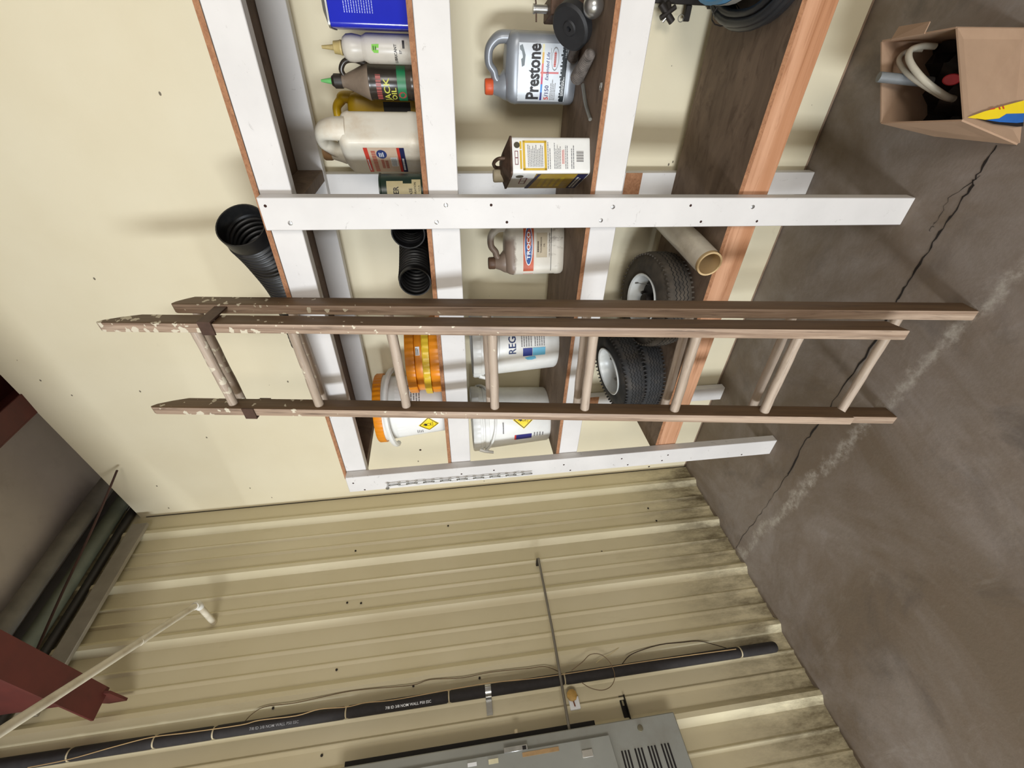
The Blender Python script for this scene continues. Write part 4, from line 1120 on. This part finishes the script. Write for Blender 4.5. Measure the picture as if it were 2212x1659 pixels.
# dark steel bracket standing behind the coil, its arms with pin and ring
br = thing('steel_bracket', 'dark steel bracket with pins and ring standing behind the hose coil', 'bracket', (2.475, -0.030, T4), 0)
MB().box((-0.02, -0.02, 0.0), (0.06, 0.015, 0.012), 0.002).build('foot', MAT_DARKSTEEL, br)
MB().box((-0.012, -0.012, 0.0125), (0.014, 0.006, 0.22), 0.002).build('upright', MAT_DARKSTEEL, br)
MB().box((-0.055, -0.010, 0.075), (-0.0125, 0.004, 0.095), 0.002).build('lower_arm', MAT_DARKSTEEL, br)
MB().tube([(-0.014, -0.03, 0.195), (-0.058, -0.03, 0.145)], 0.011, 12).build('bolt', MAT_DARKSTEEL, br)
MB().tube([(-0.020, -0.035, 0.145), (-0.050, -0.035, 0.190)], 0.008, 10).build('bolt', MAT_DARKSTEEL, br)
MB().tube([(-0.02, -0.03, 0.145), (-0.06, -0.03, 0.178)], 0.004, 8).build('pin', MAT_STEEL, br)
MB().tube([(-0.048 + 0.010 * math.cos(k_ / 14 * 2 * PI), -0.034, 0.118 + 0.010 * math.sin(k_ / 14 * 2 * PI)) for k_ in range(14)], 0.0012, 6, True).build('ring', MAT_STEEL, br)
MB().tube([(-0.012, -0.02, 0.165), (-0.03, -0.033, 0.165)], 0.009, 10).build('boss', MAT_DARKSTEEL, br)

# ---- chain on the left post
ct = onY(840, 1046, -0.543); cb = onY(1143, 1021, -0.543)
ch = thing('hanging_chain', 'thin steel chain hanging from a bolt on the left white post', 'chain', ct, 0)
nl = 17
stepv = (cb - ct) / nl
def linkmesh(l, w, r):
    pts = []
    for k_ in range(20):
        a = 2 * PI * k_ / 20
        pts.append(((w / 2) * math.cos(a), 0, (l / 2 - w / 2) * (1 if math.sin(a) >= 0 else -1) + (w / 2) * math.sin(a)))
    return MB().tube(pts, r, 7, True, up=(0, 1, 0)).mesh('chain_link', M('zinc_chain', rgb(158, 156, 150), 0.35, 0.8, 0.15, 40))
lm_ = linkmesh(stepv.length * 1.30, 0.0125, 0.0019)
for i in range(nl):
    o = link('chain_link', lm_, ch)
    o.location = stepv * (i + 0.7) + Vector((0, -0.006, 0))
    o.rotation_euler = (0, 0, 0.5 if i % 2 else 0.5 + PI / 2)
MB().tube([(0, 0.005, 0.004), (0, -0.018, 0.004)], 0.0045, 10).tube([(0, -0.019, 0.004), (0, -0.024, 0.004)], 0.0085, 6).build('bolt', MAT_STEEL, ch)

# ================================================================ cardboard box on the floor
hz_ = 0.225
tl = {k_: onZ(*p, hz_) for k_, p in (('NL', (2079, 258)), ('NR', (2064, 62)), ('FL', (1904, 264)), ('FR', (1905, 90)))}
bt_ = {'NL': Vector((tl['NL'].x - 0.055, tl['NL'].y + 0.005, 0)), 'FL': Vector((tl['FL'].x - 0.035, tl['FL'].y + 0.01, 0)), 'FR': Vector((tl['FR'].x, tl['FR'].y + 0.01, 0)), 'NR': Vector((tl['NR'].x + 0.005, tl['NR'].y, 0))}
ctr = sum(bt_.values(), Vector()) / 4
bx = thing('cardboard_box', 'worn open cardboard box of hoses and pipe on the concrete floor', 'box', (ctr.x, ctr.y, 0), 0)
MAT_CARD = M('brown_cardboard', rgb(176, 146, 120), 0.8, 0, 0.07, 4, rgb(146, 116, 92), 0.45)
O_ = Vector((ctr.x, ctr.y, 0))
def panel(name, q, th=0.004, mat=MAT_CARD):
    q = [Vector(v) - O_ for v in q]
    n_ = (q[1] - q[0]).cross(q[3] - q[0]).normalized() * th
    return MB().add([*q, *[v + n_ for v in q]], [(3, 2, 1, 0), (4, 5, 6, 7), (0, 1, 5, 4), (1, 2, 6, 5), (2, 3, 7, 6), (3, 0, 4, 7)]).build(name, mat, bx)
Z1 = Vector((0, 0, 0.001))
panel('front_panel', [bt_['NL'] + Z1, bt_['NR'] + Z1, tl['NR'], tl['NL']])
panel('side_panel', [bt_['FL'] + Z1, bt_['NL'] + Z1, tl['NL'], tl['FL']])
panel('back_panel', [bt_['FR'] + Z1, bt_['FL'] + Z1, tl['FL'], tl['FR']])
panel('side_panel', [bt_['NR'] + Z1, bt_['FR'] + Z1, tl['FR'], tl['NR']])
panel('bottom_panel', [bt_['NL'] + Z1, bt_['FL'] + Z1, bt_['FR'] + Z1, bt_['NR'] + Z1])
f0 = tl['FR'].lerp(tl['NR'], 0.15); f1 = tl['FR'].lerp(tl['NR'], 0.62)
panel('torn_flap', [f0, f1, f1 + Vector((0.026, 0.006, -0.006)), f0 + Vector((0.03, 0.012, -0.018))], 0.003)
# printed mark on the front-left corner
nfp = (bt_['NR'] - bt_['NL']).cross(tl['NL'] - bt_['NL']).normalized()
def mark(name, pts, mat, off):
    v = [onPlane(*p, bt_['NL'], nfp) - nfp * (-off) * (1 if nfp.y < 0 else -1) - O_ for p in pts]
    return MB().add(v, [tuple(range(len(v)))]).build(name, mat, bx)

def mark(name, pts, mat, off):
    n_ = nfp if nfp.y < 0 else -nfp
    v = [onPlane(*p, bt_['NL'], nfp) + n_ * (off + 0.0045) - O_ for p in pts]
    return MB().add(v, [tuple(range(len(v)))]).build(name, mat, bx)
mark('yellow_mark', [(2084, 256), (2120, 243), (2165, 230), (2206, 219), (2209, 240), (2208, 247), (2168, 248), (2152, 258), (2120, 261)], MAT_INKYELLOW, 0.001)
mark('blue_mark', [(2152, 258), (2168, 248), (2208, 247), (2240, 236), (2240, 262), (2190, 268), (2150, 266), (2120, 262)], M('ink_logo_blue', rgb(40, 110, 196), 0.4), 0.0014)
mark('black_mark', [(2100, 258), (2152, 266), (2190, 268), (2240, 262), (2240, 272), (2190, 276), (2140, 270)], MAT_INKBLACK, 0.0018)
mb = MB()
n_ = nfp if nfp.y < 0 else -nfp
for q in ([(2150, 234), (2152, 239), (2155, 239), (2153, 233)], [(2158, 232), (2160, 238), (2163, 238), (2161, 231)], [(2132, 238), (2144, 235), (2142, 238), (2131, 240)]):
    v = [onPlane(*p, bt_['NL'], nfp) + n_ * 0.0065 - O_ for p in q]; mb.add(v, [(0, 1, 2, 3)])
mb.build('red_lettering', MAT_INKRED, bx)
# things in the box
hs_ = thing('clear_hose', 'cloudy vinyl hose coiled in two loops inside the cardboard box', 'hose', (ctr.x, ctr.y, 0.1), 0)
def boxhose(pts, r):
    v = [onZ(px, py, z) - Vector((ctr.x, ctr.y, 0.1)) for px, py, z in pts]
    MB().tube(v, r, 10, smooth=8).build('hose_loop', M('cloudy_vinyl', rgb(206, 200, 182), 0.25, 0, 0.08, 12, rgb(150, 142, 120), 0.4), hs_)
boxhose([(2060, 214, 0.115), (2040, 206, 0.15), (1995, 172, 0.20), (1966, 134, 0.215), (1966, 110, 0.20), (1990, 100, 0.165), (2020, 100, 0.12)], 0.0085)
boxhose([(2050, 214, 0.115), (2026, 204, 0.15), (1968, 166, 0.20), (1943, 137, 0.195), (1947, 119, 0.175), (1968, 108, 0.14), (1994, 107, 0.115)], 0.0065)
pv = [onZ(1898, 166, 0.258), onZ(2012, 178, 0.118)]
gp = MB().tube(pv, 0.0135, 16).build('grey_pipe', M('grey_pvc', rgb(120, 124, 126), 0.45, 0, 0.08))
tag(gp, 'grey plastic pipe leaning inside the cardboard box', 'pipe')
rc = onZ(2056, 172, 0.125)
rt_ = thing('red_tag', 'small red oval tag among the hoses in the cardboard box', 'tag', rc, 0)
MB().lathe([(0.012, -0.003), (0.014, 0.0), (0.012, 0.003)], 20).xf(Matrix.Rotation(0.7, 4, 'X') @ Matrix.Diagonal((1.0, 1.5, 1.0, 1.0))).build('tag_disc', M('signal_red', rgb(226, 60, 70), 0.5), rt_)
MB().tube([(0, -0.015, -0.008), (-0.02, -0.03, -0.03)], 0.0008, 5).build('tag_wire', MAT_STEEL, rt_)
filler = MB(); bg_ = []
for j in range(9):
    for i in range(9):
        u, v = i / 8, j / 8
        p = bt_['NL'].lerp(bt_['NR'], u).lerp(bt_['FL'].lerp(bt_['FR'], u), v)
        p = ctr + (p - ctr) * 0.86
        bg_.append(Vector((p.x - O_.x + 0.012, p.y - O_.y, 0.07 + 0.03 * math.sin(i * 2.1 + j) * math.cos(j * 1.7))))
fs = [(j * 9 + i, j * 9 + i + 1, j * 9 + i + 10, j * 9 + i + 9) for j in range(8) for i in range(8)]
nb = len(bg_)
filler.add(bg_ + [Vector((p.x, p.y, 0.008)) for p in bg_], fs + [tuple(nb + i for i in f[::-1]) for f in fs])
bgo = filler.build('dark_filler', M('filler_black', rgb(18, 16, 18), 0.35, 0, 0.1))  # lumpy black mass added to keep the box interior dark
bgo.location = O_
tag(bgo, 'lumpy black bag filling the bottom of the cardboard box', 'filler')

# ================================================================ things on the siding
def onW(px, py, off=0.0): return onX(px, py, XW + off)
ip = thing('insulated_pipe', 'black foam insulated pipe running up the ribbed siding', 'pipe', (XW + 0.0385, -1.176, 0), 0)
zj = [onW(px, py, 0.03).z for px, py in ((1676, 1400), (1597, 1410), (1215, 1450), (970, 1500), (750, 1535), (460, 1600), (330, 1622), (150, 1640))] + [3.6]
for i in range(len(zj) - 1):
    a, b = zj[i] + 0.003, zj[i + 1] - 0.003
    MB().lathe([(0.0195, a), (0.0235, a + 0.008), (0.024, a + 0.03), (0.0242, (a + b) / 2), (0.024, b - 0.03), (0.0235, b - 0.008), (0.0195, b)], 20).build('foam_sleeve', MAT_FOAM, ip)
    if i:
        MB().lathe([(0.0215, zj[i] - 0.0028), (0.0225, zj[i]), (0.0215, zj[i] + 0.0028)], 16).build('zip_tie', M('ivory_tie', rgb(186, 172, 140), 0.5), ip)
def pipeS(z_start, ang0):
    # text runs down the pipe, its top towards the corner
    def S(u, v, off):
        a = ang0 + v / 0.0242
        r = 0.0242 + off
        return (r * math.cos(a), r * math.sin(a), z_start - u)
    return S
for zst, body, mt in ((onW(835, 1528, 0.03).z, '7/8 ID 3/8 NOM WALL P50 SSC', MAT_INKWHITE), (onW(545, 1574, 0.03).z, '7/8 ID 3/8 NOM WALL P50 SSC', MAT_INKGREY)):
    MB().text(pipeS(zst, -0.75), body, 0, 0, 0.0145, 0.0008, 1.0, 0.005).build('sleeve_print', mt, ip)
kz = onW(1054, 1490, 0.03).z
MB().lathe([(0.0262, kz - 0.013), (0.0262, kz + 0.013)], 24, False, False).box((-0.0275, -0.085, kz - 0.013), (-0.025, -0.008, kz + 0.013)).build('pipe_clamp', MAT_STEEL, ip)

def wire(name, pts, r, mat, label, off=0.02):
    v = [onW(px, py, off) for px, py in pts]
    o = MB().tube(v, r, 6, smooth=5).build(name, mat)
    return tag(o, label, 'wire')
MAT_TANWIRE = M('tan_wire', rgb(178, 148, 104), 0.6, 0, 0.1)
MAT_BRNWIRE = M('brown_wire', rgb(112, 92, 66), 0.6, 0, 0.1)
wire('thin_wire', [(1590, 1402), (1400, 1428), (1180, 1462), (1060, 1475), (960, 1492), (850, 1512), (790, 1518), (750, 1527), (690, 1532), (640, 1546), (560, 1556), (520, 1566), (410, 1582), (330, 1592), (250, 1612), (150, 1640), (60, 1658)], 0.0018, MAT_TANWIRE, 'thin tan wire following the black foam pipe up the siding', 0.066)
wire('thin_wire', [(528, 1560), (545, 1542), (575, 1526), (640, 1518), (740, 1496), (800, 1488), (890, 1480), (930, 1468), (1000, 1464), (1060, 1452), (1140, 1444), (1178, 1440), (1212, 1453)], 0.0018, MAT_BRNWIRE, 'brown wire wandering along the siding beside the foam pipe', 0.022)
wire('thin_wire', [(1235, 1448), (1258, 1430), (1275, 1414), (1298, 1414), (1318, 1432), (1328, 1460), (1320, 1482), (1300, 1491), (1275, 1486), (1256, 1474)], 0.0018, MAT_BRNWIRE, 'loose loop of brown wire crossing the foam pipe', 0.068)
wire('thin_wire', [(1343, 1436), (1360, 1416), (1390, 1403), (1430, 1392), (1470, 1388), (1510, 1385), (1545, 1393), (1575, 1402), (1592, 1408)], 0.0021, M('dark_wire', rgb(70, 56, 44), 0.6), 'dark wire arching beside the lower foam pipe', 0.022)
wire('thin_wire', [(1288, 1432), (1300, 1422), (1320, 1412), (1337, 1399)], 0.0013, M('pale_wire', rgb(200, 184, 140), 0.6), 'short pale wire end poking out beside the foam pipe', 0.03)

# thin conduit from the hook to the panel
c0, c1_ = onW(1163, 1206, 0.072), onW(1228, 1568, 0.072)
cd = thing('thin_conduit', 'thin grey conduit crossing the siding into the electrical panel', 'conduit', c0, 0)
MB().tube([(0, 0, 0), (0, (c1_.y - c0.y) * 0.5, 0.002), (0, c1_.y - c0.y - 0.03, c1_.z - c0.z)], 0.0062, 10).build('tube_run', M('grey_conduit', rgb(126, 120, 108), 0.5, 0.3, 0.1), cd)
MB().box((-0.071, -0.006, -0.006), (-0.004, 0.004, 0.010), 0.001).build('end_hook', MAT_DARKSTEEL, cd)
# yellow knob on white plate
kp = onW(1240, 1522, 0.0)
kn = thing('wall_plate', 'small white plate with a yellowed round knob under the foam pipe', 'plate', kp, 0)
MB().box((0.002, -0.022, -0.024), (0.016, 0.026, 0.022), 0.002).build('plate', MAT_INKWHITE, kn)
MB().lathe([(0.020, 0.0165), (0.024, 0.020), (0.023, 0.028), (0.012, 0.033)], 9).xf(Matrix.Translation((0, 0.030, 0.005)) @ Matrix.Rotation(PI / 2, 4, 'Y')).build('knob', M('old_yellow_knob', rgb(196, 156, 84), 0.5, 0, 0.15, 40), kn)
MB().tube([(0.019, 0.01, 0.003), (0.019, -0.012, 0.0)], 0.003, 6).build('drip', M('drip_brown', rgb(120, 66, 40), 0.6), kn)
# black slotted bracket
sb_ = onW(1338, 1508, 0.0)
M('black_steel', rgb(24, 20, 18), 0.5, 0.3, 0.1)
bk = thing('slotted_bracket', 'black slotted steel bracket between foam pipe and electrical panel', 'bracket', sb_, 0)
MB().box((0.002, -0.125, -0.020), (0.006, 0.006, 0.004), 0.0008).build('plate', M('black_steel', rgb(24, 20, 18), 0.5, 0.3, 0.1), bk)
MB().box((0.0065, -0.125, -0.020), (0.024, 0.006, -0.016), 0.0008).build('flange', M('black_steel'), bk)
MB().box((0.0062, -0.032, -0.012), (0.0070, -0.012, -0.004)).build('slot', M('slot_pale', rgb(150, 140, 110), 0.6), bk)

# electrical panel
xp = 0.125
pz0 = onX(1455, 1537, xp).z; py0 = onX(1300, 1563, xp).y
ep = thing('electrical_panel', 'grey steel electrical panel with louvred vents on the siding', 'panel', (XW, py0, 0), 0)
pz1 = 2.12
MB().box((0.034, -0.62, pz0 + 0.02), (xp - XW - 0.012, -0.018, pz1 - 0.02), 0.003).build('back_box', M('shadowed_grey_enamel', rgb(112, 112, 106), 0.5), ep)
MB().box((xp - XW - 0.0115, -0.64, pz0), (xp - XW, 0.0, pz1), 0.004).build('cover', MAT_GREYPANEL, ep)
MB().box((0.034, -0.016, pz0 + 0.34), (0.07, 0.022, pz1 - 0.03), 0.001).build('black_strip', M('black_steel'), ep)  # black strip along the far edge of the cover
zb = onX(1345, 1600, xp).z
MB().prism([(-0.60, zb + 0.02), (-0.045, zb + 0.055), (-0.045, pz1 - 0.05), (-0.60, pz1 - 0.05)], 0, xp - XW + 0.0005, xp - XW + 0.016).build('door', MAT_GREYPANEL, ep)
for g in range(4):
    for k_ in range(3):
        a = onX(1343 + g * 28.5 + k_ * 7, 1622 - g * 5 - k_ * 1.0, xp)
        MB().box((xp - XW + 0.0002, a.y - py0 - 0.13, a.z - 0.0035), (xp - XW + 0.001, a.y - py0, a.z + 0.0035)).build('louvre_slot', MAT_INKBLACK, ep)
a = onX(1383, 1573, xp)
MB().lathe([(0.012, 0.0), (0.011, 0.003), (0.004, 0.004)], 16).xf(Matrix.Translation((xp - XW + 0.0005, a.y - py0, a.z)) @ Matrix.Rotation(PI / 2, 4, 'Y')).build('cover_screw', M('dull_brass', rgb(128, 122, 100), 0.5, 0.4), ep)
xd = xp + 0.0165
def onDoor(name, p0, p1, mat, t=0.002, bev=0.0):
    a, b = onX(*p0, xd), onX(*p1, xd)
    lo = (xd - XW, min(a.y, b.y) - py0, min(a.z, b.z)); hi = (xd - XW + t, max(a.y, b.y) - py0, max(a.z, b.z))
    return MB().box(lo, hi, bev).build(name, mat, ep)
onDoor('latch', (1088, 1616), (1140, 1619), MAT_STEEL, 0.004, 0.0008)
onDoor('latch_slot', (1128, 1612), (1137, 1619), MAT_INKBLACK, 0.0055)
onDoor('masking_tape', (1128, 1626), (1208, 1622), M('old_masking_tape', rgb(170, 138, 96), 0.7, 0, 0.1, 30), 0.0012)
onDoor('tiny_label', (1055, 1641), (1077, 1641 + 7), M('cream_sticker', rgb(216, 210, 176), 0.6), 0.001)
onDoor('door_pull', (1256, 1622), (1282, 1634), M('worn_bright_enamel', rgb(176, 172, 162), 0.35), 0.006, 0.001)
onDoor('tiny_label', (1010, 1649), (1030, 1654), MAT_INKWHITE, 0.001)
kb = onX(1117, 1592, xp - 0.02)
MB().lathe([(0.0085, 0), (0.009, 0.012), (0.006, 0.015)], 14).xf(Matrix.Translation((kb.x - XW - 0.010, kb.y - py0 + 0.014, kb.z)) @ Matrix.Rotation(-PI / 2, 4, 'X')).build('cord_knob', M('ivory_tie'), ep)

# white plastic pipe with elbow
w0 = onW(462, 1345, 0.002)
elb = Vector((XW + 0.195, w0.y, w0.z))
dE = (elb - CAM).dot(RZ)
far = atD(-150, 1678, dE * 0.46)
pp = thing('plastic_pipe', 'white plastic pipe with elbow running from siding up under the rafter', 'pipe', w0, 0)
MAT_PVC = M('white_pvc', rgb(214, 206, 186), 0.4, 0, 0.05, 14, rgb(150, 130, 96), 0.4)
MB().tube([(0, 0, 0), elb - w0 + Vector((-0.012, 0, 0))], 0.0135, 16).build('stub', MAT_PVC, pp)
dv = (far - elb).normalized()
MB().tube([elb - w0 + Vector((-0.028, 0, 0)), elb - w0 + Vector((-0.004, 0, 0)), elb - w0 + dv * 0.008, elb - w0 + dv * 0.03], 0.0172, 16, smooth=4).build('elbow', M('bright_pvc', rgb(232, 230, 222), 0.3), pp)
MB().tube([elb - w0 + dv * 0.012, elb - w0 + dv * 0.42], 0.0135, 16).build('pipe_run', MAT_PVC, pp)
MB().tube([elb - w0 + dv * 0.422, far - w0], 0.0135, 16).build('pipe_run', MAT_PVC, pp)
MB().tube([elb - w0 + dv * 0.405, elb - w0 + dv * 0.438], 0.0148, 16).build('coupling', MAT_PVC, pp)

# small dark spots on the cream wall
wh = MB().lathe([(0.007, 0), (0.005, 0.001)], 10).xf(Matrix.Rotation(PI / 2, 4, 'X')).mesh('wall_hole', M('rust_hole'))
for px, py in ((1402, 1008), (1455, 1011), (908, 972)):
    o = link('wall_hole', wh, wall_back); o.location = onY(px, py, -0.0004)
